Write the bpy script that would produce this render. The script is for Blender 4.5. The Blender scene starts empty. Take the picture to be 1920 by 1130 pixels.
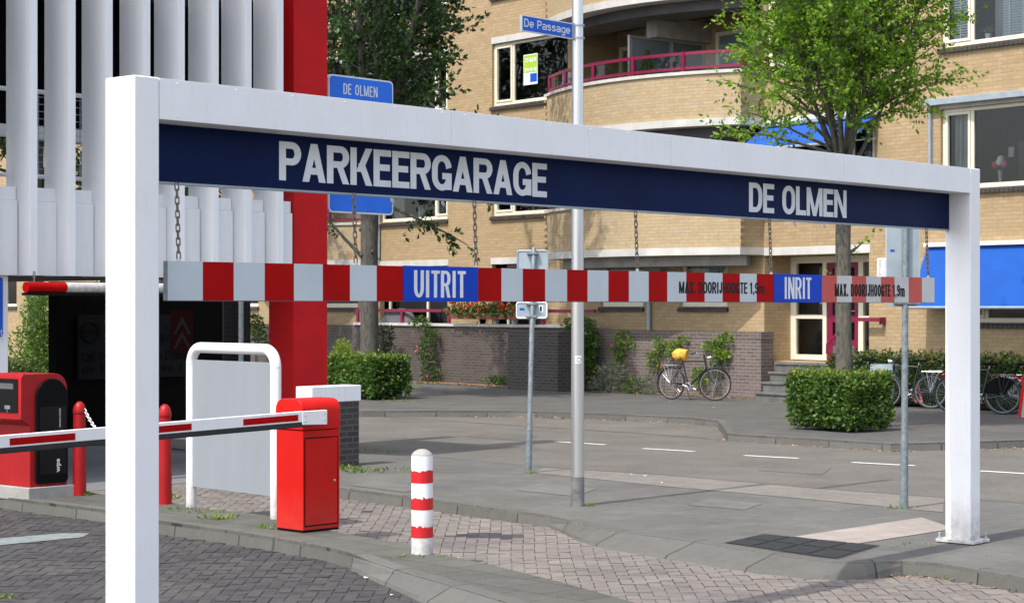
import bpy, math, random
from mathutils import Vector, Matrix, noise
random.seed(7)
R = math.radians
sc = bpy.context.scene
COL = sc.collection

# ------------------------------------------------------------------ camera
F, CX, HY, E = 3640.0, 960.0, 573.0, 2.05      # focal in photo pixels, horizon row, eye height (m)
cam_d = bpy.data.cameras.new("camera")
cam = bpy.data.objects.new("camera", cam_d); COL.objects.link(cam)
cam_d.sensor_width = 36.0; cam_d.lens = F / 1920.0 * 36.0
cam_d.shift_y = 8.0 / 1920.0
cam_d.clip_start = 0.1; cam_d.clip_end = 1500
cam.location = (0, 0, E); cam.rotation_euler = (R(90), 0, 0)
cam_d.dof.use_dof = True; cam_d.dof.focus_distance = 15.0; cam_d.dof.aperture_fstop = 13.0
sc.camera = cam

# ------------------------------------------------------------------ light
SUN_EL, SUN_DIR = R(57), R(47.0)                # elevation; heading in which the light travels (from +X)
SUN_STRENGTH, SKY_STRENGTH, EXPOSURE = 2.0, 0.15, 1.17
w = bpy.data.worlds.new("World"); sc.world = w; w.use_nodes = True
nt = w.node_tree; bg = nt.nodes["Background"]
sky = nt.nodes.new("ShaderNodeTexSky"); sky.sky_type = 'NISHITA'; sky.sun_disc = False
sky.sun_elevation = SUN_EL
sky.sun_rotation = math.atan2(-math.cos(SUN_DIR), -math.sin(SUN_DIR))
sky.dust_density = 2.5; sky.air_density = 0.9
hs = nt.nodes.new('ShaderNodeHueSaturation'); hs.inputs['Saturation'].default_value = .62      # thin summer haze
nt.links.new(sky.outputs[0], hs.inputs['Color']); nt.links.new(hs.outputs[0], bg.inputs[0]); bg.inputs[1].default_value = SKY_STRENGTH
sl = bpy.data.lights.new("sun", 'SUN'); sl.energy = SUN_STRENGTH; sl.angle = R(0.55); sl.color = (1, .955, .88)
so = bpy.data.objects.new("sun", sl); COL.objects.link(so)
tv = Vector((math.cos(SUN_DIR) * math.cos(SUN_EL), math.sin(SUN_DIR) * math.cos(SUN_EL), -math.sin(SUN_EL)))
so.rotation_euler = tv.to_track_quat('-Z', 'Y').to_euler(); so.location = (-20, -20, 40)
sc.view_settings.view_transform = 'Standard'; sc.view_settings.look = 'None'
sc.view_settings.exposure = EXPOSURE; sc.view_settings.gamma = 1.0

# ------------------------------------------------------------------ measuring helpers
def G(px, py, z=0.0):
    Y = F * (E - z) / (py - HY)
    return Vector(((px - CX) / F * Y, Y, z))

class Frame:
    """A vertical working plane set in the world: local x runs along it, local y away from the viewer."""
    def __init__(s, ox, oy, ang):
        s.o = Vector((ox, oy)); s.a = ang
        s.x = Vector((math.cos(ang), math.sin(ang))); s.y = Vector((-math.sin(ang), math.cos(ang)))
    def hit(s, px, py, yo=0.0):
        a = (px - CX) / F
        t = (yo + s.o.dot(s.y)) / (a * s.y.x + s.y.y)
        p = Vector((a * t, t)) - s.o
        return p.dot(s.x), E - (py - HY) / F * t
    def hx(s, px, yo=0.0): return s.hit(px, HY, yo)[0]
    def hy(s, px, xo=0.0):
        a = (px - CX) / F
        t = (xo + s.o.dot(s.x)) / (a * s.x.x + s.x.y)
        return (Vector((a * t, t)) - s.o).dot(s.y)
    def W(s, x, y, z=0.0):
        p = s.o + s.x * x + s.y * y
        return Vector((p.x, p.y, z))
    def loc(s, p):
        q = Vector((p[0], p[1])) - s.o
        return q.dot(s.x), q.dot(s.y)

# ------------------------------------------------------------------ materials
MATS = {}
def nodes(name):
    m = bpy.data.materials.new(name); m.use_nodes = True
    t = m.node_tree; b = t.nodes["Principled BSDF"]
    return m, t, b
def N(t, typ, **kw):
    n = t.nodes.new(typ)
    for k, v in kw.items(): setattr(n, k, v)
    return n
def ramp(t, src, stops):
    r = N(t, "ShaderNodeValToRGB"); e = r.color_ramp.elements
    while len(e) < len(stops): e.new(0.5)
    for i, (p, c) in enumerate(stops):
        e[i].position = p; e[i].color = (*c, 1) if len(c) == 3 else c
    t.links.new(src, r.inputs[0]); return r.outputs[0]
def mix(t, mode, fac, a, b):
    n = N(t, "ShaderNodeMix"); n.data_type = 'RGBA'; n.blend_type = mode
    for i, v in ((0, fac), (6, a), (7, b)):
        if hasattr(v, 'is_output'): t.links.new(v, n.inputs[i])
        elif i == 0: n.inputs[0].default_value = v
        else: n.inputs[i].default_value = (*v, 1)
    return n.outputs[2]
def noise_n(t, scale, detail=4, rough=.55, coord='Object', stretch=None):
    tc = N(t, "ShaderNodeTexCoord"); out = tc.outputs[coord]
    if stretch:
        mp = N(t, "ShaderNodeMapping"); mp.inputs['Scale'].default_value = stretch
        t.links.new(out, mp.inputs[0]); out = mp.outputs[0]
    n = N(t, "ShaderNodeTexNoise"); n.inputs['Scale'].default_value = scale
    n.inputs['Detail'].default_value = detail; n.inputs['Roughness'].default_value = rough
    t.links.new(out, n.inputs['Vector']); return n.outputs[0]
def bump(t, b, src, strength=.2, dist=.01):
    n = N(t, "ShaderNodeBump"); n.inputs['Strength'].default_value = strength; n.inputs['Distance'].default_value = dist
    t.links.new(src, n.inputs['Height']); t.links.new(n.outputs[0], b.inputs['Normal'])
def mk(name, c, rough=.6, metal=0.0, var=.12, scale=6, bmp=0.0, spec=.5, stretch=None, dirt=0.0, dirtc=(.08, .07, .05), coat=0.0, dst=None, foot=0.0):
    m, t, b = nodes(name)
    n = noise_n(t, scale, stretch=stretch)
    lo = tuple(x * (1 - var) for x in c); hi = tuple(min(1, x * (1 + var)) for x in c)
    out = ramp(t, n, [(.3, lo), (.7, hi)])
    if dirt:
        d = noise_n(t, scale * 2.7, 6, .7, stretch=dst)
        out = mix(t, 'MIX', ramp(t, d, [(.55, (0, 0, 0)), (.75, (dirt,) * 3)]), out, dirtc)
    if foot:       # splashed dirt above the ground, broken up by noise
        tc = N(t, "ShaderNodeTexCoord"); sx = N(t, "ShaderNodeSeparateXYZ"); t.links.new(tc.outputs['Object'], sx.inputs[0])
        mr = N(t, "ShaderNodeMapRange"); mr.inputs[1].default_value = -.05; mr.inputs[2].default_value = .55; mr.inputs[3].default_value = 1; mr.inputs[4].default_value = 0
        t.links.new(sx.outputs[2], mr.inputs[0])
        mm = N(t, "ShaderNodeMath", operation='MULTIPLY'); t.links.new(mr.outputs[0], mm.inputs[0]); t.links.new(noise_n(t, 14, 6, .7), mm.inputs[1])
        out = mix(t, 'MIX', ramp(t, mm.outputs[0], [(.12, (0, 0, 0)), (.55, (foot,) * 3)]), out, (.20, .17, .13))
    t.links.new(out, b.inputs['Base Color'])
    b.inputs['Roughness'].default_value = rough; b.inputs['Metallic'].default_value = metal
    b.inputs['Specular IOR Level'].default_value = spec
    if coat: b.inputs['Coat Weight'].default_value = coat; b.inputs['Coat Roughness'].default_value = .12
    if bmp: bump(t, b, noise_n(t, scale * 10, 5), bmp, .01)
    MATS[name] = m; return m
def brick(name, c1, c2, mortar, bw=.245, bh=.078, ms=.011, stain=.25, stainc=(.2, .17, .14), rough=.85, sc_=1.0, off=.5, bmp=.35):
    m, t, b = nodes(name)
    tc = N(t, "ShaderNodeTexCoord")
    br = N(t, "ShaderNodeTexBrick"); br.offset = off; br.squash = 1.0
    t.links.new(tc.outputs['UV'], br.inputs['Vector'])
    br.inputs['Scale'].default_value = sc_; br.inputs['Mortar Size'].default_value = ms
    br.inputs['Mortar Smooth'].default_value = .15
    br.inputs['Brick Width'].default_value = bw; br.inputs['Row Height'].default_value = bh
    br.inputs['Color1'].default_value = (*c1, 1); br.inputs['Color2'].default_value = (*c2, 1)
    br.inputs['Mortar'].default_value = (*mortar, 1); br.inputs['Bias'].default_value = -.1
    n1 = noise_n(t, .55, 5, .6)
    out = mix(t, 'MIX', ramp(t, n1, [(.45, (0, 0, 0)), (.8, (stain,) * 3)]), br.outputs[0], stainc)
    n2 = noise_n(t, 9, 6, .7)
    out = mix(t, 'MULTIPLY', .55, out, ramp(t, n2, [(.25, (.72, .72, .72)), (.75, (1.18, 1.16, 1.12))]))
    t.links.new(out, b.inputs['Base Color']); b.inputs['Roughness'].default_value = rough
    b.inputs['Specular IOR Level'].default_value = .25
    inv = N(t, "ShaderNodeMath", operation='SUBTRACT'); inv.inputs[0].default_value = 1
    t.links.new(br.outputs['Fac'], inv.inputs[1])
    bump(t, b, inv.outputs[0], bmp, .012)
    MATS[name] = m; return m
def leafmat(name, stops, trans=.35):
    m, t, b = nodes(name)
    at = N(t, "ShaderNodeAttribute", attribute_name='rnd')
    c = ramp(t, at.outputs['Fac'], stops)
    t.links.new(c, b.inputs['Base Color']); b.inputs['Roughness'].default_value = .45
    b.inputs['Specular IOR Level'].default_value = .35
    tr = N(t, "ShaderNodeBsdfTranslucent"); t.links.new(mix(t, 'MULTIPLY', 1, c, (1.3, 1.5, .6)), tr.inputs[0])
    ms = N(t, "ShaderNodeMixShader"); ms.inputs[0].default_value = trans
    t.links.new(b.outputs[0], ms.inputs[1]); t.links.new(tr.outputs[0], ms.inputs[2])
    t.links.new(ms.outputs[0], t.nodes['Material Output'].inputs[0])
    MATS[name] = m; return m
def glassmat(name, tint=(.55, .6, .62), refl=1.0, rough=.01):
    m, t, b = nodes(name); t.nodes.remove(b)
    tr = N(t, "ShaderNodeBsdfTransparent"); tr.inputs[0].default_value = (*tint, 1)
    gl = N(t, "ShaderNodeBsdfGlossy"); gl.inputs['Roughness'].default_value = rough
    fr = N(t, "ShaderNodeFresnel"); fr.inputs['IOR'].default_value = 1.5
    n = noise_n(t, 1.3, 1)
    bp = N(t, "ShaderNodeBump"); bp.inputs['Strength'].default_value = .02; bp.inputs['Distance'].default_value = .1
    t.links.new(n, bp.inputs['Height']); t.links.new(bp.outputs[0], gl.inputs['Normal'])
    mu = N(t, "ShaderNodeMath", operation='MULTIPLY'); mu.inputs[1].default_value = refl; mu.use_clamp = True
    t.links.new(fr.outputs[0], mu.inputs[0])
    ms = N(t, "ShaderNodeMixShader"); t.links.new(mu.outputs[0], ms.inputs[0])
    t.links.new(tr.outputs[0], ms.inputs[1]); t.links.new(gl.outputs[0], ms.inputs[2])
    t.links.new(ms.outputs[0], t.nodes['Material Output'].inputs[0])
    MATS[name] = m; return m
def asphaltmat(name, c, grain=.35, patch=.25, tiles=None, crack=0):
    m, t, b = nodes(name)
    n1 = noise_n(t, 48, 6, .8); n2 = noise_n(t, .8, 5, .6); n3 = noise_n(t, 7, 5, .65)
    out = ramp(t, n1, [(.3, tuple(x * (1 - grain) for x in c)), (.7, tuple(x * (1 + grain) for x in c))])
    out = mix(t, 'MULTIPLY', 1, out, ramp(t, n2, [(.3, (1 - patch,) * 3), (.72, (1 + patch, 1 + patch, 1 + patch * .9))]))
    out = mix(t, 'MULTIPLY', .7, out, ramp(t, n3, [(.3, (.85,) * 3), (.7, (1.15,) * 3)]))
    if tiles:
        tc = N(t, "ShaderNodeTexCoord"); mp = N(t, "ShaderNodeMapping"); mp.inputs['Rotation'].default_value = (0, 0, tiles[1])
        t.links.new(tc.outputs['Object'], mp.inputs[0])
        br = N(t, "ShaderNodeTexBrick"); t.links.new(mp.outputs[0], br.inputs['Vector'])
        br.inputs['Scale'].default_value = 1; br.inputs['Brick Width'].default_value = tiles[0]; br.inputs['Row Height'].default_value = tiles[0]
        br.inputs['Mortar Size'].default_value = .006; br.inputs['Color1'].default_value = (1, 1, 1, 1)
        br.inputs['Color2'].default_value = (.86, .86, .87, 1); br.inputs['Mortar'].default_value = (tiles[2],) * 3 + (1,)
        out = mix(t, 'MULTIPLY', 1, out, br.outputs[0])
    t.links.new(out, b.inputs['Base Color']); b.inputs['Roughness'].default_value = .88
    b.inputs['Specular IOR Level'].default_value = .3
    bump(t, b, n1, .25, .004)
    MATS[name] = m; return m

M = MATS
FB = R(-51.35)      # heading of the facade
FG = R(48.9)        # heading of the gantry and of the garage
mk('white_paint', (.79, .79, .795), .5, var=.035, scale=2.5, dirt=.28, dirtc=(.48, .46, .42), dst=(5, 5, .5), foot=.7)
mk('white_cladding', (.80, .805, .81), .6, var=.05, scale=1.5, stretch=(3, 3, .3), dirt=.22, dirtc=(.45, .44, .41), dst=(7, 7, .3))
mk('navy', (.003, .011, .056), .5, var=.25, scale=1.2, dirt=.05, dirtc=(.03, .04, .08), spec=.07)
mk('letter_white', (.68, .70, .72), .5, var=.08, scale=5, dirt=.25, dirtc=(.3, .32, .38))
mk('letter_black', (.006, .006, .006), .6, spec=.2)
mk('bar_white', (.50, .55, .58), .45, var=.05, scale=3, dirt=.06)
mk('bar_red', (.36, .003, .003), .55, var=.10, scale=3, dirt=.05, spec=.06, dirtc=(.16, .03, .03))
mk('bar_red_faded', (.52, .06, .045), .5, var=.08, scale=3)
mk('bar_white_faded', (.55, .55, .53), .5, var=.07, scale=3)
mk('bar_blue', (.004, .05, .46), .5, var=.1, scale=3, spec=.15)
mk('sign_blue', (.008, .09, .50), .4, var=.08, scale=3, spec=.2)
mk('sign_blue_flag', (.02, .15, .70), .4, var=.1, scale=2, spec=.25)
mk('column_red', (.50, .006, .009), .6, var=.12, scale=1.5, bmp=.15, dirt=.03, spec=.2)
mk('gloss_red', (.50, .006, .003), .4, var=.08, scale=3, spec=.2, dirt=.10, dirtc=(.34, .03, .025), foot=.16)
mk('bollard_red', (.32, .006, .008), .45, var=.1, scale=5, spec=.3, dirt=.05)
mk('post_red_paint', (.50, .006, .008), .5, var=.08, scale=6)
mk('galvanised', (.17, .20, .215), .5, .25, var=.3, scale=22)
mk('sign_back', (.30, .355, .39), .5, .2, var=.12, scale=5)
mk('aluminium', (.60, .60, .60), .3, .85, var=.05, scale=3, stretch=(1, 1, .15))
mk('pole_base', (.19, .19, .185), .55, .35, var=.35, scale=9)
mk('chain_steel', (.20, .16, .13), .5, .6, var=.4, scale=40)
mk('chain_bright', (.62, .62, .62), .35, .7)
mk('black_plastic', (.004, .004, .005), .4, var=.1, spec=.08)
mk('black_gloss', (.005, .005, .007), .12, var=.1, spec=.3)
mk('rubber', (.016, .016, .018), .6)
mk('grey_panel', (.235, .255, .28), .5, var=.04, scale=2, stretch=(2, 2, .4))
mk('concrete', (.30, .29, .27), .85, var=.2, scale=3, bmp=.3, dirt=.25)
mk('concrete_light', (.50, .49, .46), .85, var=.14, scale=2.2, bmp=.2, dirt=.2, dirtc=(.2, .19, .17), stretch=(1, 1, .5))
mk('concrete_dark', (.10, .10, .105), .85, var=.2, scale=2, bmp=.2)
mk('kerb', (.175, .17, .16), .88, var=.25, scale=5, bmp=.4, dirt=.3, dirtc=(.07, .07, .05))
mk('step_stone', (.11, .11, .105), .75, var=.25, scale=4, bmp=.2, dirt=.2)
mk('cream_frame', (.72, .68, .54), .4, var=.05, scale=3)
mk('dark_sill', (.045, .038, .036), .6, var=.4, scale=12)
mk('maroon', (.175, .005, .038), .4, var=.08)
mk('awning_blue', (.002, .068, .34), .9, var=.08, scale=3)
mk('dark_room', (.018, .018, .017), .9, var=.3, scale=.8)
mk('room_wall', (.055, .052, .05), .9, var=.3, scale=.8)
mk('blind', (.62, .68, .72), .6, var=.03)
mk('curtain', (.42, .46, .46), .9, var=.25, scale=14, stretch=(3, 3, .12))
mk('frosted', (.11, .13, .14), .45, var=.12, scale=.7)
mk('soil', (.10, .075, .05), .95, var=.4, scale=8, bmp=.6)
mk('bark_grey', (.095, .088, .07), .9, var=.5, scale=15, bmp=.8, stretch=(2, 2, .5), dirt=.35, dirtc=(.22, .17, .05))
mk('bark_dark', (.075, .07, .058), .9, var=.5, scale=13, bmp=.8, stretch=(2, 2, .5), dirt=.15, dirtc=(.18, .17, .14))
mk('line_white', (.62, .62, .60), .7, var=.15, scale=9, dirt=.35, dirtc=(.2, .2, .19))
mk('line_worn', (.17, .195, .195), .85, var=.3, scale=9, dirt=.8, dirtc=(.06, .06, .06))
mk('tactile_black', (.012, .013, .015), .75, var=.25, scale=6, bmp=.3)
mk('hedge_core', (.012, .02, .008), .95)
mk('tyre', (.022, .022, .022), .7)
mk('chrome', (.62, .62, .62), .2, .9)
mk('bike_black', (.012, .012, .014), .25, coat=.4)
mk('bike_grey', (.3, .32, .34), .4, .3)
mk('yellow_cloth', (.66, .38, .05), .8, var=.25, scale=18, bmp=.4)
mk('lamp_red', (.45, .01, .01), .2)
mk('pink_plastic', (.55, .16, .2), .6, var=.2, scale=30)
mk('te_green', (.32, .50, .03), .5)
mk('paper', (.72, .74, .74), .6)
mk('petal_red', (.62, .035, .012), .6); mk('petal_pink', (.70, .08, .28), .6); mk('petal_white', (.8, .8, .78), .6); mk('petal_violet', (.28, .16, .5), .6)
mk('terracotta', (.22, .09, .05), .8)
mk('dead_leaf', (.36, .20, .09), .9, var=.3, scale=30)
mk('garage_ink', (.004, .004, .004), .9, spec=.1); mk('garage_sign', (.010, .0105, .012), .9, spec=.1); mk('garage_sign_red', (.018, .002, .002), .9, spec=.1); mk('garage_chevron', (.022, .021, .019), .9, spec=.1); mk('shade_black', (.005, .005, .005), .95, spec=.05)  # near-black tones hold the shade of the unlit garage interior
mk('grey_cover', (.085, .085, .09), .7, var=.15)
mk('grass_tuft', (.09, .15, .03), .8)
brick('brick_yellow', (.415, .305, .172), (.345, .247, .132), (.295, .23, .155), ms=.008, stain=.45, stainc=(.33, .245, .155))
brick('brick_balcony', (.45, .345, .20), (.39, .285, .15), (.335, .27, .195), ms=.008, stain=.5, stainc=(.34, .30, .24), bh=.075)
brick('brick_purple', (.155, .115, .105), (.10, .078, .076), (.20, .18, .165), stain=.5, stainc=(.20, .175, .165), bw=.24, bh=.075)
brick('brick_terrace', (.092, .068, .060), (.058, .046, .044), (.11, .098, .09), stain=.6, stainc=(.15, .135, .125), bw=.24, bh=.075)
brick('brick_dark', (.066, .059, .054), (.043, .040, .038), (.10, .094, .088), stain=.3, stainc=(.10, .098, .095), bw=.22, bh=.075)
brick('brick_black', (.012, .012, .013), (.009, .009, .01), (.016, .016, .016), stain=.1, stainc=(.01, .01, .01))
asphaltmat('asphalt', (.120, .112, .100), .36, .17)
asphaltmat('pavement_far', (.094, .091, .086), .2, .16, tiles=(.3, FB, .72))
asphaltmat('pavement_near', (.121, .117, .108), .32, .16, tiles=(.3, FB, .80))
asphaltmat('island_tiles', (.098, .096, .084), .3, .25, tiles=(.42, FG, .35))
asphaltmat('patch_near', (.129, .125, .116), .32, .16)
asphaltmat('patch_road', (.110, .103, .093), .36, .17)
asphaltmat('gutter', (.185, .168, .150), .25, .12, tiles=(.16, FB, .8))
asphaltmat('tactile_light', (.30, .262, .232), .12, .1, tiles=(.3, FG, .8))
asphaltmat('paver_joint', (.070, .064, .058), .3, .3)
asphaltmat('garage_floor', (.16, .16, .165), .2, .15)
def pavermat(name, lo, hi):
    m, t, b = nodes(name)
    at = N(t, "ShaderNodeAttribute", attribute_name='rnd')
    out = ramp(t, at.outputs['Fac'], [(0, lo), (1, hi)])
    n1 = noise_n(t, 110, 3, .7); n2 = noise_n(t, 1.1, 5, .6)
    out = mix(t, 'MULTIPLY', 1, out, ramp(t, n1, [(.3, (.70,) * 3), (.7, (1.3,) * 3)]))
    out = mix(t, 'MULTIPLY', 1, out, ramp(t, n2, [(.3, (.74, .75, .78)), (.72, (1.18, 1.15, 1.1))]))
    t.links.new(out, b.inputs['Base Color']); b.inputs['Roughness'].default_value = .85; b.inputs['Specular IOR Level'].default_value = .3
    bump(t, b, n1, .25, .004); M[name] = m
pavermat('paver_pink', (.165, .145, .132), (.198, .177, .162))
pavermat('paver_dark', (.045, .043, .046), (.070, .065, .064))
leafmat('leaf_light', [(0, (.065, .13, .014)), (.5, (.15, .27, .024)), (1, (.29, .42, .04))], .45)
leafmat('leaf_shaded', [(0, (.014, .030, .010)), (.6, (.032, .068, .018)), (1, (.075, .15, .03))], .35)  # dark green toned deeper for the shade the left tree stands in
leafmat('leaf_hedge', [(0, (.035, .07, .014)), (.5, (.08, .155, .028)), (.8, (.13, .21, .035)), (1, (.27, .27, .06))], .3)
leafmat('leaf_far_hedge', [(0, (.022, .045, .013)), (.6, (.045, .085, .02)), (1, (.14, .14, .03))], .25)
leafmat('leaf_conifer', [(0, (.12, .20, .015)), (1, (.34, .42, .04))], .3)
leafmat('leaf_yew', [(0, (.008, .016, .008)), (1, (.018, .034, .014))], .1)
leafmat('leaf_rose', [(0, (.025, .05, .014)), (.6, (.06, .11, .025)), (1, (.13, .20, .04))], .3)
leafmat('leaf_vine', [(0, (.06, .11, .018)), (.6, (.13, .21, .03)), (1, (.24, .32, .05))], .35)
leafmat('leaf_lavender', [(0, (.07, .085, .06)), (1, (.18, .20, .15))], .2)
glassmat('glass', (.88, .92, .92), 1.3)
glassmat('glass_rail', (.75, .8, .8), 1.0)

# ------------------------------------------------------------------ mesh builder
class MB:
    def __init__(s): s.v, s.f, s.mi, s.uv, s.mats, s.rnd = [], [], [], {}, [], []
    def slot(s, m):
        if m not in s.mats: s.mats.append(m)
        return s.mats.index(m)
    def face(s, pts, m=None, uv=None, r=0.0):
        b = len(s.v); s.v += [tuple(p) for p in pts]
        s.f.append(tuple(range(b, b + len(pts)))); s.mi.append(s.slot(m) if m else 0); s.rnd.append(r)
        if uv: s.uv[len(s.f) - 1] = uv
        return s
    def add(s, vs, fs, m=None):
        b = len(s.v); s.v += [tuple(p) for p in vs]; k = s.slot(m) if m else 0
        for f in fs: s.f.append(tuple(i + b for i in f)); s.mi.append(k); s.rnd.append(0.0)
        return s
    def box(s, x0, x1, y0, y1, z0, z1, m=None):
        vs = [(x, y, z) for z in (z0, z1) for y in (y0, y1) for x in (x0, x1)]
        return s.add(vs, [(0, 2, 3, 1), (4, 5, 7, 6), (0, 1, 5, 4), (1, 3, 7, 5), (3, 2, 6, 7), (2, 0, 4, 6)], m)
    def prism(s, poly, z0, z1, m=None, axis='z'):
        """poly of 2D points, extruded; axis z: (x,y)+z, axis y: (x,z)+y, axis x: (y,z)+x"""
        mp = {'z': lambda p, h: (p[0], p[1], h), 'y': lambda p, h: (p[0], h, p[1]), 'x': lambda p, h: (h, p[0], p[1])}[axis]
        n = len(poly)
        vs = [mp(p, z0) for p in poly] + [mp(p, z1) for p in poly]
        fs = [tuple(range(n))[::-1], tuple(range(n, 2 * n))] + [(i, (i + 1) % n, n + (i + 1) % n, n + i) for i in range(n)]
        return s.add(vs, fs, m)
    def tube(s, pts, r, n=8, m=None, closed=False, caps=True):
        pts = [Vector(p) for p in pts]; k = len(pts)
        rs = r if isinstance(r, (list, tuple)) else [r] * k
        vs, fs = [], []
        prev = None
        for i in range(k):
            if closed: t = pts[(i + 1) % k] - pts[i - 1]
            else: t = pts[min(i + 1, k - 1)] - pts[max(i - 1, 0)]
            t = t.normalized() if t.length > 1e-9 else Vector((0, 0, 1))
            if prev is None:
                u = t.cross(Vector((0, 0, 1)))
                if u.length < .05: u = t.cross(Vector((0, 1, 0)))
            else: u = prev - t * prev.dot(t)
            u.normalize(); prev = u; q = t.cross(u)
            for j in range(n):
                a = 2 * math.pi * j / n
                vs.append(pts[i] + (u * math.cos(a) + q * math.sin(a)) * rs[i])
        for i in range(k if closed else k - 1):
            for j in range(n):
                a, b = i * n + j, i * n + (j + 1) % n
                i2 = (i + 1) % k
                fs.append((a, b, i2 * n + (j + 1) % n, i2 * n + j))
        if caps and not closed: fs += [tuple(range(n))[::-1], tuple(range((k - 1) * n, k * n))]
        return s.add(vs, fs, m)
    def lathe(s, prof, n=20, m=None, c=(0, 0)):
        vs = [(c[0] + r * math.cos(2 * math.pi * j / n), c[1] + r * math.sin(2 * math.pi * j / n), z) for r, z in prof for j in range(n)]
        fs = [(i * n + j, i * n + (j + 1) % n, (i + 1) * n + (j + 1) % n, (i + 1) * n + j) for i in range(len(prof) - 1) for j in range(n)]
        fs += [tuple(range(n))[::-1], tuple(range((len(prof) - 1) * n, len(prof) * n))]
        return s.add(vs, fs, m)
    def ball(s, c, r, n=8, m=None, sz=1.0):
        prof = [(max(r * math.sin(math.pi * i / n), 1e-4), c[2] - r * sz * math.cos(math.pi * i / n)) for i in range(n + 1)]
        return s.lathe(prof, max(8, n), m, (c[0], c[1]))
    def ring(s, c, r, t, n=28, k=8, m=None, axis='y'):
        pts = []
        for i in range(n):
            a = 2 * math.pi * i / n; u, w_ = r * math.cos(a), r * math.sin(a)
            pts.append((c[0] + u, c[1], c[2] + w_) if axis == 'y' else (c[0], c[1] + u, c[2] + w_))
        return s.tube(pts, t, k, m, closed=True)
    def leaf(s, p, d, size, up=None, r=None, wid=.55):
        d = d.normalized(); u = d.cross(up if up is not None else Vector((random.gauss(0, 1), random.gauss(0, 1), random.gauss(0, 1))))
        if u.length < 1e-3: u = Vector((1, 0, 0))
        u.normalize(); nn = d.cross(u)
        h = size * wid * .5
        a = p; b = p + d * size * .45 + u * h + nn * size * .08; c = p + d * size; e = p + d * size * .45 - u * h + nn * size * .08
        s.face([a, b, c, e], r=random.random() if r is None else r); return s
    def build(s, name, mat=None, parent=None, smooth=False, bevel=0.0, seg=2):
        me = bpy.data.meshes.new(name); me.from_pydata(s.v, [], s.f)
        ms = s.mats or [mat]
        for x in ms: me.materials.append(M[x] if isinstance(x, str) else x)
        if len(ms) > 1: me.polygons.foreach_set('material_index', s.mi)
        if any(s.rnd): me.attributes.new('rnd', 'FLOAT', 'FACE').data.foreach_set('value', s.rnd)
        ul = me.uv_layers.new(name='UVMap').data
        for p in me.polygons:
            e = s.uv.get(p.index)
            if e:
                for k, li in enumerate(p.loop_indices): ul[li].uv = e[k]
                continue
            n = p.normal
            if abs(n.z) > .8:
                for li in p.loop_indices: c = me.vertices[me.loops[li].vertex_index].co; ul[li].uv = (c.x, c.y)
            else:
                tx = Vector((-n.y, n.x, 0)).normalized()
                if abs(tx.x) > abs(tx.y) and tx.x < 0 or abs(tx.x) <= abs(tx.y) and tx.y < 0: tx = -tx
                for li in p.loop_indices: c = me.vertices[me.loops[li].vertex_index].co; ul[li].uv = (c.dot(tx), c.z)
        if smooth: me.polygons.foreach_set('use_smooth', [True] * len(me.polygons))
        o = bpy.data.objects.new(name, me); COL.objects.link(o)
        if parent: o.parent = parent
        if bevel:
            bv = o.modifiers.new('bevel', 'BEVEL'); bv.width = bevel; bv.segments = seg; bv.limit_method = 'ANGLE'; bv.angle_limit = R(40); bv.harden_normals = True
        if smooth or bevel:
            try: me.set_sharp_from_angle(angle=R(42))
            except Exception: pass
            if bevel: me.polygons.foreach_set('use_smooth', [True] * len(me.polygons))
        return o
def tag(o, label=None, cat=None, group=None, kind=None):
    if label: o['label'] = label
    if cat: o['category'] = cat
    if group: o['group'] = group
    if kind: o['kind'] = kind
    return o
def thing(name, label, cat, loc=(0, 0, 0), rz=0.0, group=None):
    o = bpy.data.objects.new(name, None); o.empty_display_size = .3; COL.objects.link(o)
    o.location = loc; o.rotation_euler = (0, 0, rz)
    return tag(o, label, cat, group)
def at_frame(fr, name, label, cat, group=None, x=0, y=0):
    return thing(name, label, cat, fr.W(x, y, 0), fr.a, group)
def text(txt, x0, x1, z0, z1, y, mat, parent, name='lettering', bold=.0, depth=.002, skew=0.0, vert=False, spacing=1.0):
    cu = bpy.data.curves.new('txt', 'FONT'); cu.body = txt; cu.size = 1; cu.offset = bold; cu.extrude = .001; cu.space_character = spacing
    cu.resolution_u = 4
    ob = bpy.data.objects.new('txt', cu); COL.objects.link(ob)
    dg = bpy.context.evaluated_depsgraph_get(); dg.update()
    me = bpy.data.meshes.new_from_object(ob.evaluated_get(dg))
    bpy.data.objects.remove(ob); bpy.data.curves.remove(cu)
    xs = [v.co.x for v in me.vertices]; ys = [v.co.y for v in me.vertices]
    ax, bx, ay, by = min(xs), max(xs), min(ys), max(ys)
    for v in me.vertices:
        fx, fy = (v.co.x - ax) / (bx - ax), (v.co.y - ay) / (by - ay)
        if vert: fx, fy = 1 - fy, fx
        yy = y - depth if v.co.z > 0 else y
        v.co = (x0 + (x1 - x0) * fx, yy, z0 + (z1 - z0) * fy)
    me.name = name; me.materials.clear(); me.materials.append(M[mat])
    o = bpy.data.objects.new(name, me); COL.objects.link(o); o.parent = parent
    return o
def poly_clip_inside(poly, x, y):
    c = False; n = len(poly)
    for i in range(n):
        x1, y1 = poly[i][0], poly[i][1]; x2, y2 = poly[i - 1][0], poly[i - 1][1]
        if (y1 > y) != (y2 > y) and x < (x2 - x1) * (y - y1) / (y2 - y1) + x1: c = not c
    return c
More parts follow.
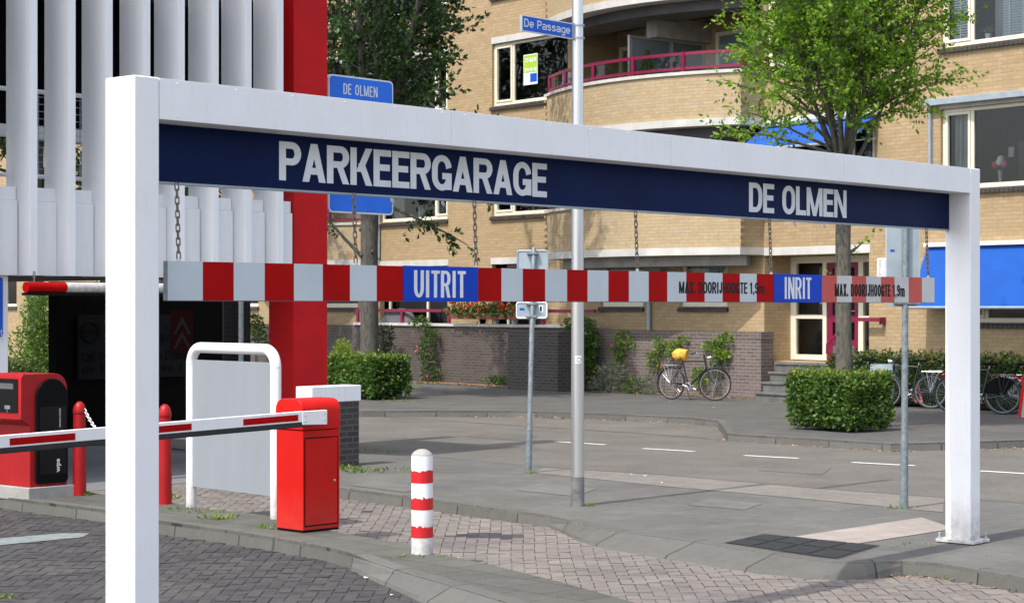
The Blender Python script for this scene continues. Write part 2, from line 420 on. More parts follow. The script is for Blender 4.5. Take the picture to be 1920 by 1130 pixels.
# ------------------------------------------------------------------ condensed bold lettering drawn as strokes
def arc_pts(cx, cy, rx, ry, a0, a1, k=8):
    return [(cx + rx * math.cos(R(a0 + (a1 - a0) * i / k)), cy + ry * math.sin(R(a0 + (a1 - a0) * i / k))) for i in range(k + 1)]
def glyph(c, w, t, th):
    """ribbons (centre lines) and polygons of one letter: width w, height 1, stem t, bar th"""
    i, j = t / 2, th / 2; rb, pg = [], []
    rx, ry = max(.02, w / 2 - i), min(.30, w * .62)
    rect = lambda x0, y0, x1, y1: pg.append([(x0, y0), (x1, y0), (x1, y1), (x0, y1)])
    para = lambda x0, y0, x1, y1, h=t: pg.append([(x0, y0), (x0 + h, y0), (x1 + h, y1), (x1, y1)])
    def bowl(y0, y1, x0=i):
        r = min(w * .5 - i, (y1 - y0) / 2 - j)
        r2 = min(r * 1.15, (y1 - y0) / 2 - j)
        rb.append(([(x0, y1 - j)] + arc_pts(w - i - r, y1 - j - r2, r, r2, 90, 0) + arc_pts(w - i - r, y0 + j + r2, r, r2, 0, -90) + [(x0, y0 + j)], False))
    if c == 'I': rect(w / 2 - i, 0, w / 2 + i, 1)
    elif c == '1': rect(w / 2 - i + .03, 0, w / 2 + i + .03, 1); pg.append([(w / 2 - i + .03, 1), (w / 2 - i - .12, .82), (w / 2 - i - .12, .72), (w / 2 - i + .03, .80)])
    elif c == 'L': rect(0, 0, t, 1); rect(t, 0, w, th)
    elif c == 'E': rect(0, 0, t, 1); rect(t, 0, w, th); rect(t, 1 - th, w, 1); rect(t, .5 - j + .02, w * .93, .5 + j + .02)
    elif c == 'T': rect(0, 1 - th, w, 1); rect(w / 2 - i, 0, w / 2 + i, 1 - th)
    elif c == 'H': rect(0, 0, t, 1); rect(w - t, 0, w, 1); rect(t, .5 - j, w - t, .5 + j)
    elif c == 'D': rect(0, 0, t, 1); bowl(0, 1, t)
    elif c == 'P': rect(0, 0, t, 1); bowl(.40, 1, t)
    elif c == 'R': rect(0, 0, t, 1); bowl(.42, 1, t); para(w - t, 0, w * .5 - i * .4, .44)
    elif c == 'O': rb.append((arc_pts(w / 2, 1 - j - ry, rx, ry, 0, 180, 12) + arc_pts(w / 2, j + ry, rx, ry, 180, 360, 12), True))
    elif c == 'U': rb.append(([(i, 1)] + arc_pts(w / 2, j + ry, rx, ry, 180, 360, 12) + [(w - i, 1)], False))
    elif c == 'J': rb.append((arc_pts(w / 2, j + ry, rx, ry, 190, 360, 12) + [(w - i, 1)], False))
    elif c == 'G':
        rb.append((arc_pts(w / 2, 1 - j - ry, rx, ry, 5, 180, 10) + arc_pts(w / 2, j + ry, rx, ry, 180, 355, 10), False)); rect(w - t, 0 + .03, w, .50); rect(w * .52, .50 - th, w - t, .50)
    elif c == 'A': para(0, 0, w / 2 - i, 1); para(w - t, 0, w / 2 - i, 1); rect(w * .22, .20, w * .78, .20 + th)
    elif c == 'K': rect(0, 0, t, 1); para(t * .9, .36, w - t * 1.05, 1, t * 1.05); para(w - t * 1.05, 0, t * 1.25, .58, t * 1.05)
    elif c == 'M': rect(0, 0, t * .92, 1); rect(w - t * .92, 0, w, 1); para(w / 2 - i * .95, 0, t * .1, 1, t * .95); para(w / 2 - i * .95, 0, w - t * 1.05, 1, t * .95)
    elif c == 'N': rect(0, 0, t * .95, 1); rect(w - t * .95, 0, w, 1); para(w - t * 1.05, 0, t * .05, 1)
    elif c == 'X': para(0, 0, w - t, 1); para(w - t, 0, 0, 1)
    elif c == '.': rect(w / 2 - i, 0, w / 2 + i, t)
    elif c == ',': rect(w / 2 - i, 0, w / 2 + i, t * .9); pg.append([(w / 2, 0), (w / 2 + i, 0), (w / 2, -.14), (w / 2 - i, -.14)])
    elif c == '9':
        r9 = .30 - j; rb.append((arc_pts(w / 2, 1 - j - r9, rx, r9, 0, 360, 16)[:-1], True)); rb.append(([(w - i, 1 - j - r9)] + arc_pts(w / 2, j + ry, rx, ry, 0, -165, 10), False))
    elif c == 'm':
        rect(0, 0, t * .85, .72); q = (w - t * .85) / 2
        for k in (0, 1): x0 = t * .85 / 2 + q * k; rb.append(([(x0 + .02, .60)] + arc_pts(x0 + q / 2, .52, q / 2, .20 - j, 150, 0, 8) + [(x0 + q, 0)], False))
    elif c in 'aegsp':
        ry2 = .36 - j
        if c == 'a': rect(w - t, 0, w, .46); rb.append(([(.06, .58)] + arc_pts(w / 2, .72 - j - .16, rx, .16, 120, 0, 8) + [(w - i, .40)], False)); rb.append((arc_pts(w * .45, .22, w * .45 - i, .22 - j, 80, 340, 12), False)); rect(w * .42, .44 - th * .9, w - t, .44)
        if c == 'e': rb.append(([(w - i, .36 - j)] + arc_pts(w / 2, .36, rx, ry2, 0, 315, 16), False)); rect(t, .36 - j, w - t, .36 + j)
        if c == 's': rb.append((arc_pts(w / 2, .72 - j - .15, rx, .15, 25, 200, 8) + arc_pts(w / 2, j + .17, rx, .17, 55, -160, 9), False))
        if c == 'g': rb.append((arc_pts(w / 2, .36, rx, ry2, 0, 360, 16)[:-1], True)); rect(w - t, -.08, w, .72); rb.append(([(w - i, -.06)] + arc_pts(w / 2, -.08, rx, .17, 0, -155, 8), False))
    return rb, pg
GW = {'I': .27, '1': .34, '.': .22, ',': .22, 'M': .66, 'm': .72, 'N': .54, 'O': .52, 'G': .52, 'D': .51, 'R': .52, 'P': .49, 'A': .53, 'K': .53, 'E': .43, 'L': .41, 'T': .45, 'U': .52, 'H': .53, 'J': .40, 'X': .50, '9': .52, 'a': .5, 'e': .5, 'g': .5, 's': .46, ' ': .26}
def sign_text(txt, x0, x1, z0, z1, y, mat, parent, stem=.15, bar=.125, gap=.075, name='lettering', depth=.0018):
    hgt = z1 - z0; wr = (x1 - x0) / hgt
    s_ = (wr - gap * (len(txt) - 1)) / sum(GW[c] for c in txt)
    b = MB(); x = 0.0; lay = 0
    def emit(poly):
        nonlocal lay
        yy = y - .0006 - .00012 * (lay % 9); lay += 1
        b.face([(x0 + (x + p[0]) * hgt, yy, z0 + p[1] * hgt) for p in poly])
    for c in txt:
        w_ = GW[c] * s_
        if c != ' ':
            rb, pg = glyph(c, w_, stem, bar)
            for p in pg: emit(p)
            for ln, closed in rb:
                n = len(ln); out = []
                for k in range(n):
                    a = ln[k - 1] if (k or closed) else ln[k]; d = ln[(k + 1) % n] if (k < n - 1 or closed) else ln[k]
                    tx, ty = d[0] - a[0], d[1] - a[1]; L_ = math.hypot(tx, ty) or 1; nx, ny = -ty / L_, tx / L_
                    hx_ = math.hypot(nx * stem / 2, ny * bar / 2)
                    out.append(((ln[k][0] + nx * hx_, ln[k][1] + ny * hx_), (ln[k][0] - nx * hx_, ln[k][1] - ny * hx_)))
                yy = y - .0006 - .00012 * (lay % 9); lay += 1
                for k in range(n if closed else n - 1):
                    p, q = out[k], out[(k + 1) % n]
                    b.face([(x0 + (x + v[0]) * hgt, yy, z0 + v[1] * hgt) for v in (p[0], q[0], q[1], p[1])])
        x += w_ + gap
    return b.build(name, mat, parent)
# ================================================================== SETTING: ground
def struct(o): return tag(o, kind='structure')
ZR, ZD = -0.12, -0.12          # road and driveway levels below the pavements
g = MB(); g.box(-400, 400, -60, 700, -1.0, -0.135); struct(g.build('ground', 'asphalt'))
road = MB(); RD = [Vector((-95, 119, ZR)), Vector((-4.2, 28.6, ZR)), Vector((-.6, 23.9, ZR)), Vector((3.5, 20.3, ZR)), Vector((5.9, 18.8, ZR)), Vector((8.6, 17.0, ZR)), Vector((95, -59, ZR)), Vector((160, -59, ZR)), Vector((160, 260, ZR)), Vector((-95, 260, ZR))]
road.face(RD); struct(road.build('road', 'asphalt'))

def slab(name, pts, z, mat, depth=.2):
    b = MB(); b.prism([(p[0], p[1]) for p in pts], z - depth, z, mat)
    o = b.build(name); bpy.context.view_layer.update(); return struct(o)
brick('kerb_block', (.125, .122, .114), (.095, .093, .086), (.03, .03, .026), bw=1.0, bh=20.0, ms=.010, stain=.5, stainc=(.085, .085, .07), off=0, bmp=.3)
def kerb(name, pts, side, zt, zb, width=.14, ramps=None, mat='kerb_block'):
    """blocks along a polyline (the top outer edge); side=+1 if the pavement lies to the left of the walking direction"""
    P = [Vector((p[0], p[1])) for p in pts]; n = len(P); b = MB(); arc = 0; rows = []
    for i in range(n):
        d = (P[min(i + 1, n - 1)] - P[max(i - 1, 0)]).normalized(); inn = Vector((-d.y, d.x)) * side
        if i: arc += (P[i] - P[i - 1]).length
        rp = ramps[i] if ramps else 0.0
        prof = [(-.015 - rp, zb - .02), (-.008 - rp * .85, zb + .25 * (zt - zb)), (0.0, zt - .03), (.025, zt + .004), (width, zt + .004), (width, zt - .03)]
        if rp: prof[2] = (-.02, zt - .012)
        rows.append(([tuple(P[i] + inn * a) + (z,) for a, z in prof], arc))
    vs = [.30, .38, .47, .52, .66, .7]
    for i in range(n - 1):
        for j in range(5):
            a, b_ = rows[i], rows[i + 1]
            q = [a[0][j], b_[0][j], b_[0][j + 1], a[0][j + 1]]; u = [(a[1], vs[j]), (b_[1], vs[j]), (b_[1], vs[j + 1]), (a[1], vs[j + 1])]
            if side < 0: q.reverse(); u.reverse()
            b.face(q, mat, u)
    return struct(b.build(name, smooth=False))
def smooth_line(pts, k=4):
    out = []
    for i in range(len(pts) - 1):
        p0 = pts[max(i - 1, 0)]; p1 = pts[i]; p2 = pts[i + 1]; p3 = pts[min(i + 2, len(pts) - 1)]
        for j in range(k):
            t = j / k
            out.append(.5 * ((2 * p1) + (p2 - p0) * t + (2 * p0 - 5 * p1 + 4 * p2 - p3) * t * t + (3 * p1 - p0 - 3 * p2 + p3) * t ** 3))
    return out + [pts[-1]]

# far pavement
fk = [Vector((-70, 84, 0)), Vector((-25, 51.5, 0))] + [G(*p) for p in ((560, 769), (680, 770), (820, 769.5), (960, 770), (1080, 773), (1200, 778), (1300, 783), (1345, 788), (1356, 800), (1362, 812), (1420, 816), (1530, 822), (1641, 829), (1670, 831), (1710, 830), (1810, 828), (1920, 824), (2150, 822), (2500, 818))]
slab('far_pavement', fk + [Vector((60, 30, 0)), Vector((60, 140, 0)), Vector((-90, 160, 0))], 0.0, 'pavement_far')
kerb('far_kerb', fk, 1, 0.0, ZR)
# near pavement with the dropped crossing
roadside = [G(*p) for p in ((500, 842), (673, 850), (815, 856), (921, 867), (1071, 879), (1240, 889.6), (1541, 916), (1771, 932.6), (1888, 941), (2100, 958), (2600, 1000))]
gut = [G(*p) for p in ((1000, 886), (1240, 911), (1488, 933), (1700, 954), (1768, 960))]
nk_px = [((480, 893), 0), ((560, 903), 0), ((640, 914), 0), ((759, 929), 0), ((890, 946.6), 0), ((1031, 965), 0), ((1077, 978), .08), ((1127, 990), .2), ((1180, 999), .3), ((1240, 1006), .34), ((1346, 1022), .34), ((1480, 1043), .3), ((1560, 1053), .18), ((1620, 1054), .08), ((1693, 1050.5), 0), ((1754, 1054), 0), ((1920, 1081), 0), ((2200, 1130), 0), ((2700, 1220), 0)]
nk = [G(*p) for p, _ in nk_px]
slab('near_pavement', roadside + list(reversed(nk)), 0.0, 'pavement_near')
kerb('near_kerb', nk, 1, 0.0, ZD, ramps=[r for _, r in nk_px])
b = MB(); q = roadside[4:8]
strip = [G(1020, 877), G(1071, 880), G(1240, 890.6), G(1541, 917), G(1771, 933.6)]
for i in range(4):
    a0, a1 = strip[i], strip[i + 1]; c0, c1 = gut[i], gut[i + 1]
    b.face([v + Vector((0, 0, .004)) for v in (c0, c1, a1, a0)])
struct(b.build('gutter_strip', 'gutter'))
b = MB(); 
for i in range(len(roadside) - 1):
    a, c = roadside[i], roadside[i + 1]; o = Vector((-.008, .035, .006)); k = Vector((.008, -.03, .006))
    b.face([a + k, c + k, c + o, a + o])
struct(b.build('road_joint', 'paver_joint'))
# driveway: joint bed + herringbone pavers
slab('driveway', [Vector((-14, 8, 0)), Vector((14, 8, 0)), Vector((14, 13, 0))] + [v + Vector((.05, .10, 0)) for v in reversed(nk)] + [Vector((-4, 26, 0)), Vector((-24, 26, 0))], ZD - .006, 'paver_joint')
isl_near_px = [(-300, 893), (-120, 915), (0, 930), (57, 938), (197, 955), (300, 976), (447, 996), (522, 1008), (600, 1022), (650, 1034), (700, 1054), (760, 1073), (834, 1094), (960, 1132), (1150, 1195)]
isl_far_px = [(1420, 1200), (1171, 1123), (1046, 1089), (937, 1062), (887, 1051), (812, 1037), (771, 1020), (640, 999), (509, 966), (371, 951), (330, 943), (197, 928), (150, 917), (0, 902), (-300, 878)]
isl_n = [G(*p) for p in isl_near_px]; isl_f = [G(*p) for p in isl_far_px]
slab('island', isl_n + isl_f, 0.0, 'island_tiles')
kerb('island_kerb', isl_n, 1, 0.0, ZD, ramps=[0] * 10 + [.05, .1, .2, .25, .25])
isl_poly = isl_n + isl_f
def left_lane(x, y):
    for i in range(len(isl_n) - 1):
        a, c = isl_n[i], isl_n[i + 1]
        if a.x <= x <= c.x: return y < a.y + (c.y - a.y) * (x - a.x) / (c.x - a.x)
    return x < isl_n[0].x
W_ = .105; gap = .0038
rows = {'paver_pink': MB(), 'paver_dark': MB()}
kl = [v + Vector((.0, -.02, 0)) for v in nk]
def under_pavement(x, y):
    for i in range(len(nk) - 1):
        a, c = nk[i], nk[i + 1]
        if a.x <= x <= c.x: return y > a.y + (c.y - a.y) * (x - a.x) / (c.x - a.x) + .02
    return x > nk[-1].x or (x < nk[0].x and y > 25.5)
rg = random.Random(3)
for i in range(int(-9.5 / W_), int(9.0 / W_)):
    for j in range(int(8.6 / W_), int(26 / W_)):
        c = (i - j) % 4
        if c not in (0, 3): continue
        x0, y0 = i * W_, j * W_
        x1, y1 = (x0 + 2 * W_, y0 + W_) if c == 0 else (x0 + W_, y0 + 2 * W_)
        mx, my = (x0 + x1) / 2, (y0 + y1) / 2
        if abs(mx) > my * .30 + 2.2 or under_pavement(mx, my) or poly_clip_inside(isl_poly, mx, my): continue
        z = ZD + rg.uniform(-.002, .002); sl_ = rg.uniform(-.0015, .0015)
        wx = .03 * noise.noise(Vector((mx * .5, my * .5, 0)))
        pts = [(x0 + gap + wx, y0 + gap, z - sl_), (x1 - gap + wx, y0 + gap, z + sl_), (x1 - gap + wx, y1 - gap, z + sl_), (x0 + gap + wx, y1 - gap, z - sl_)]
        ll = left_lane(mx, my)
        nn = noise.noise(Vector((mx * .9, my * .9, 4)))
        pick = 'paver_dark' if (ll and nn > -.32) or (not ll and nn < -.52) else 'paver_pink'
        r = max(.01, min(1, rg.gauss(.5, .25)))
        if ll and pick == 'paver_pink': pick, r = 'paver_dark', 1.0
        rows[pick].face(pts, r=r)
struct(rows['paver_pink'].build('driveway_pavers', 'paver_pink')); struct(rows['paver_dark'].build('driveway_pavers', 'paver_dark'))
b = MB(); b.face([G(-60, 1024, ZD + .005), G(0, 1021, ZD + .005), G(155, 1006, ZD + .005), G(168, 999, ZD + .005), G(118, 998.5, ZD + .005), G(0, 1008.5, ZD + .005), G(-60, 1014, ZD + .005)])
struct(b.build('painted_line', 'line_worn'))
b = MB()
for (x0, y0, x1, y1) in ((1040, 827, 1135, 833), (1205, 840, 1302, 845.5), (1395, 853, 1497, 858.5), (1597, 866, 1715, 872.3), (1838, 882, 1962, 889.5)):
    p, q = G(x0, y0, ZR + .005), G(x1, y1, ZR + .005); d = (q - p).normalized(); n_ = Vector((-d.y, d.x, 0)) * .055
    b.face([p - n_, q - n_, q + n_, p + n_])
struct(b.build('lane_marking', 'line_white'))
b = MB()
for pts in (((1010, 905), (1120, 915), (1080, 930), (965, 918)), ((1330, 935), (1430, 943), (1395, 955), (1290, 946)), ((700, 900), (800, 912), (760, 922), (655, 909))): b.face([G(*p, .004) for p in reversed(pts)])
struct(b.build('pavement_patch', 'patch_near'))
b = MB()
for pts in (((905, 808), (1010, 815), (985, 826), (872, 818)), ((1450, 868), (1560, 876), (1540, 890), (1420, 881))): b.face([G(*p, ZR + .004) for p in reversed(pts)])
struct(b.build('road_patch', 'patch_road'))
b = MB(); q = [G(*p, ZR + .004) for p in ((700, 780), (816, 787), (994, 799), (1200, 812), (1330, 822))]
for i in range(4): b.face([q[i] + Vector((0, -.03, 0)), q[i + 1] + Vector((0, -.03, 0)), q[i + 1] + Vector((0, .03, 0)), q[i] + Vector((0, .03, 0))])
struct(b.build('road_seam', 'paver_joint'))
# tactile slabs at the crossing
def bil(c, u, v): return (c[0] * (1 - u) + c[1] * u) * (1 - v) + (c[3] * (1 - u) + c[2] * u) * v
c4 = [G(*p) for p in ((1357, 1018), (1432, 1001.5), (1648, 1023), (1566, 1048))]; b = MB()
for i in range(2):
    for j in range(4):
        e = .012
        qs = [bil(c4, i / 2 + e, j / 4 + e * .6), bil(c4, (i + 1) / 2 - e, j / 4 + e * .6), bil(c4, (i + 1) / 2 - e, (j + 1) / 4 - e * .6), bil(c4, i / 2 + e, (j + 1) / 4 - e * .6)]
        b.face([v + Vector((0, 0, .009)) for v in reversed(qs)])
struct(b.build('tactile_slabs', 'tactile_black'))
b = MB(); b.face([G(*p) + Vector((0, 0, .005)) for p in ((1490, 1006), (1602, 1020), (1790, 991), (1728, 970))]); struct(b.build('tactile_strip', 'tactile_light'))
b = MB(); b.face([v + Vector((0, 0, .004)) for v in [bil(c4, -.01, -.01), bil(c4, 1.01, -.01), bil(c4, 1.01, 1.01), bil(c4, -.01, 1.01)]]); struct(b.build('slab_bed', 'paver_joint'))

# ================================================================== GANTRY
A = Vector(((252 - CX) / F * 9.95, 9.95))
GF = Frame(A.x, A.y, math.atan2(.754, .6575))
xr = GF.hx(1820, 0); xr2 = GF.hx(1838, 0); Dp = GF.hy(197, 0)
wl = GF.hx(299, 0)
ztop = 3.233; zb_l = GF.hit(299, 226, 0)[1]; zb = (zb_l + GF.hit(1820, 360, 0)[1]) / 2
ys = GF.hy(1780, xr) ; zs = (GF.hit(299, 345, ys)[1] + GF.hit(1780, 432, ys)[1]) / 2
print('gantry', wl, xr2 - xr, Dp, 'beam z', zb, 'sign y', ys, zs, 'len', xr)
Dp = max(.2, min(.26, Dp))
gt = at_frame(GF, 'height_gantry', 'white steel gantry with a navy name panel spanning the garage driveway', 'gantry')
for x0, x1 in ((0, wl), (xr, xr2)):
    zbase = ZD if x0 == 0 else .03
    b = MB(); b.box(x0, x1, 0, Dp, zbase, ztop); b.build('post', 'white_paint', gt, bevel=.008)
b = MB(); seams = [wl + .002] + [GF.hx(p, 0) for p in (847, 1260, 1583)] + [xr - .002]
for i in range(4): b.box(seams[i] + .0012, seams[i + 1] - .0012, .003, Dp - .003, zb, ztop - .002, 'white_paint')
b.box(wl, xr, .012, Dp - .012, zb + .01, ztop - .01, 'galvanised')
for i in range(4):
    L_ = seams[i + 1] - seams[i]; k = max(2, int(L_ / .33))
    for j in range(k):
        for zz in (ztop - .022, zb + .02):
            b.lathe([(.006, 0), (.005, .002), (.002, .003)], 8, 'white_paint', (0, 0)); n0 = 24
            for t in range(len(b.v) - n0, len(b.v)):
                x, y, z = b.v[t]; b.v[t] = (seams[i] + .12 + (L_ - .2) * j / (k - 1) + x, .003 - z, zz + y)
b.build('beam', None, gt, bevel=.004)
sp = MB(); sp.box(wl + .004, xr - .003, ys, ys + .04, zs + .012, zb + .02, 'navy'); sp.box(wl + .004, xr - .003, ys - .004, ys + .044, zs, zs + .0115, 'sign_back')
spo = sp.build('name_panel', None, gt)
def lbox(fr, pxl, pxr, ytl, ybl, ytr, ybr, y):
    xa, z1 = fr.hit(pxl, ytl, y); _, z0 = fr.hit(pxl, ybl, y); xb, z3 = fr.hit(pxr, ytr, y); _, z2 = fr.hit(pxr, ybr, y)
    return xa, xb, (z0 + z2) / 2, (z1 + z3) / 2
sign_text('PARKEERGARAGE', *lbox(GF, 523, 1025, 267, 338, 305.5, 370, ys), ys - .001, 'letter_white', spo, stem=.235, bar=.175, gap=.045)
sign_text('DE OLMEN', *lbox(GF, 1404, 1587, 342, 397, 357, 409, ys), ys - .001, 'letter_white', spo, stem=.235, bar=.175, gap=.045)
for x0, x1, zbase in ((0, wl, ZD), (xr, xr2, 0.0)):
    b = MB(); b.box(x0 - .06, x1 + .06, -.06, Dp + .06, zbase + .008, zbase + .035, 'white_paint'); b.box(x0 - .02, x1 + .02, -.0, Dp, zbase, zbase + .008, 'rubber')
    bp = b.build('base_plate', None, gt, bevel=.003)
    for cx_, cy_ in ((x0 - .035, -.035), (x1 + .035, -.035), (x0 - .035, Dp + .035), (x1 + .035, Dp + .035)):
        b = MB(); b.lathe([(.017, zbase + .034), (.017, zbase + .05), (.009, zbase + .05), (.009, zbase + .085), (.006, zbase + .09)], 6, 'sign_back', (cx_, cy_)); b.build('bolt', None, bp)

# striped height bar on chains
yb_ = .14
zb0 = GF.hit(314, 563, yb_)[1]; zb1 = GF.hit(314, 489, yb_)[1]
hb = at_frame(GF, 'height_bar', 'long red and grey striped height limit bar hanging below the navy panel', 'height bar')
edges = [314, 380, 438, 496, 551, 605, 656, 706, 755, 896, 940, 980, 1022, 1063, 1101.5, 1140.5, 1179, 1216, 1251, 1286.5, 1321, 1354.5, 1387, 1418.5, 1450.5, 1541, 1569, 1597, 1624, 1651.5, 1677, 1703.5, 1728.5, 1752]
X = [GF.hx(p, yb_) for p in edges]
b = MB(); b.box(X[0] + .001, X[-1] - .001, yb_ + .002, yb_ + .028, zb0 + .001, zb1 - .001, 'sign_back')
for i in range(len(edges) - 1):
    if i in (8, 24): continue
    red = (i % 2 == 1) if i < 8 else (i % 2 == 1) if i < 24 else (i % 2 == 1)
    fade = i > 24
    m = ('bar_red_faded' if fade else 'bar_red') if red else ('bar_white_faded' if i > 24 else 'bar_white')
    b.box(X[i] + (.0 if i else 0), X[i + 1], yb_ - .001, yb_ + .0015, zb0, zb1, m)
b.box(X[0] - .004, X[0], yb_ - .002, yb_ + .03, zb0, zb1, 'galvanised')
b.box(X[0], X[-1], yb_ + .0005, yb_ + .03, zb0 - .004, zb0 - .0005, 'concrete_dark')
bd = b.build('striped_board', None, hb)
for i, tx, bx in ((8, 'UITRIT', (776, 873, 506, 559, 508.5, 556.5)), (24, 'INRIT', (1470, 1521, 519, 560.5, 520.5, 560))):
    b = MB(); b.box(X[i] + .003, X[i + 1] - .003, yb_ - .004, yb_ + .0015, zb0 - .003, zb1 + .003)
    p_ = b.build('lane_plate', 'bar_blue', hb); sign_text(tx, *lbox(GF, *bx, yb_ - .004), yb_ - .0045, 'letter_white', p_, stem=.175, bar=.115, gap=.06)
for bx in ((1273, 1433, 527.5, 549, 530, 551.5), (1565, 1696, 531.5, 555.5, 534, 556)):
    sign_text('MAX. DOORIJHOOGTE 1,9m', *lbox(GF, *bx, yb_ - .001), yb_ - .0015, 'letter_black', hb, stem=.205, bar=.15, gap=.065)
def chain(mb, p0, p1, sag=0.0, pitch=.036, wire=.0042, m='chain_steel', wid=.013):
    p0, p1 = Vector(p0), Vector(p1); L_ = (p1 - p0).length; n = max(2, round(L_ / pitch))
    pt = lambda t: p0.lerp(p1, t) - Vector((0, 0, sag * 4 * t * (1 - t)))
    for i in range(n):
        a, c = pt(i / n), pt((i + 1) / n); d = (c - a).normalized(); h = (c - a).length * .5 + wire * 1.3
        s_ = d.cross(Vector((0, 1, 0)) if abs(d.y) < .8 else Vector((1, 0, 0))).normalized(); q = d.cross(s_)
        tw = .35 if i % 2 == 0 else 1.9
        s_ = s_ * math.cos(tw) + q * math.sin(tw); mid = (a + c) / 2; hw = wid * .75; hs = h - hw
        ring = [mid + d * (hs + hw * math.sin(t)) * 1 + s_ * hw * math.cos(t) for t in (0, .8, 1.57, 2.34, 3.14)] + [mid - d * (hs + hw * math.sin(t)) - s_ * hw * math.cos(t) for t in (0, .8, 1.57, 2.34, 3.14)]
        mb.tube(ring, wire, 5, m, closed=True)
chs = ((335, 'rusty chain hanging above the left end of the striped bar'), (667, 'rusty chain in front of the big dark tree trunk'), (893, 'rusty chain above the right edge of the UITRIT plate'), (1195, 'rusty chain hanging between the lamp post and the word MAX'), (1446, 'rusty chain above the left edge of the INRIT plate'), (1740, 'rusty chain above the right end of the striped bar'))
for px, lab in chs:
    x = GF.hx(px, yb_ + .014); b = MB(); chain(b, (x, yb_ + .03, zs + .004), (x, yb_ + .014, zb1 + .012))
    o = b.build('hanging_chain', 'chain_steel', None); o.location = GF.W(0, 0); o.rotation_euler = (0, 0, GF.a)
    tag(o, lab, 'chain', 'rusty chains holding the striped bar')
    b = MB(); b.lathe([(.012, zb1 - .004), (.012, zb1 + .006), (.006, zb1 + .018)], 8, 'chain_bright', (x, yb_ + .014)); h_ = b.build('eye_bolt', None, o)
for px in (735, 830, 1490, 1546):
    x = GF.hx(px, ys); b = MB(); b.tube([(x, ys + .01, zs + .003), (x + .012, ys, zs - .02), (x + .004, ys - .006, zs - .036), (x - .012, ys - .003, zs - .02), (x - .008, ys, zs - .008)], .005, 6)
    b.build('hook', 'chain_bright', gt)

# ================================================================== GARAGE
X0 = Vector(((521 - CX) / F * 26.3, 26.3))
PF = Frame(X0.x, X0.y, math.atan2(.754, .6575))
fd, fw = .50, .10                       # fin depth and width
gar = at_frame(PF, 'parking_garage', 'white finned parking garage with one tall red corner column', 'garage')
zc0 = PF.hit(200, 518, 0)[1]; zp = (PF.hit(0, 345, .25)[1] + PF.hit(536, 380, .25)[1]) / 2
print('garage z', zc0, zp, 'hx', PF.hx(57), PF.hx(0))
fx = [PF.hx(p) for p in (57, 129, 199, 270, 335, 399, 461, 521)]
pitch = (fx[-1] - fx[0]) / 7
allfx = [fx[0] - pitch * k for k in range(8, 0, -1)] + fx
HG = 7.3
for x in allfx:
    b = MB(); b.box(x, x + fw, 0, fd, zc0, HG); b.build('fin', 'white_cladding', gar)
yp = .24
xc = PF.hx(551, yp)                     # column corner
for x in allfx[:]:
    x1 = x + fw; x2 = x + pitch if x != fx[-1] else xc - .012
    b = MB(); b.box(x1 + .002, x2 - .012, yp + .04, yp + .12, zp - .16, zp, 'white_cladding'); b.box(x1 + .002, x2 - .018, yp, yp + .10, zc0 + .004, zp - .165, 'white_cladding')
    b.build('parapet_panel', None, gar)
zfl = zp - .5
xl = PF.hx(-700)
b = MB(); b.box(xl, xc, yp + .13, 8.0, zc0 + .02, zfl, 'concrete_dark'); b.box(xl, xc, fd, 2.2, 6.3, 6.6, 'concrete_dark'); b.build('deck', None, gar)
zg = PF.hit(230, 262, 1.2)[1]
b = MB(); b.box(xl, xc - .02, 2.05, 2.2, zg, 6.3, 'shade_black'); b.box(xc - .12, xc - .02, .8, 2.04, zg, 6.3, 'shade_black'); b.build('shade_backing', None, gar)  # black panels stand in for the shade inside the upper deck
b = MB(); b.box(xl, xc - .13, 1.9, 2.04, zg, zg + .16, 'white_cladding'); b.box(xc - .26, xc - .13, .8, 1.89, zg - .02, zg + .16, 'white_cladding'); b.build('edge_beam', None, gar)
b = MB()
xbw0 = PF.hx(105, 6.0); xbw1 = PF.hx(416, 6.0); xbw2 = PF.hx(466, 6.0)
b.box(xbw0, xbw1, 6.0, 6.2, -.3, zc0 + .02, 'shade_black'); b.build('back_wall', None, gar)
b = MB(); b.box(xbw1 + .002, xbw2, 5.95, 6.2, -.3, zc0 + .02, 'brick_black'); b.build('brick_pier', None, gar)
xpp = PF.hx(452, 5.8); b = MB(); b.tube([(xpp, 5.8, -.2), (xpp, 5.8, zc0 + .1)], .045, 8); b.build('drain_pipe', 'galvanised', gar, smooth=True)
# red corner column
cwid = PF.hx(617, yp) - PF.hx(554, yp); cdep = PF.hy(503, xc + .03)
print('column', cwid, cdep - yp)
b = MB(); b.box(xc, xc + cwid, yp, yp + .52, -.2, HG + .6); b.build('column', 'column_red', gar, bevel=.012)
# left column
xlc = PF.hx(11, .4); b = MB(); b.box(xlc - .5, xlc, .35, .8, -.2, zc0 + .02); b.build('column', 'white_cladding', gar, bevel=.01)
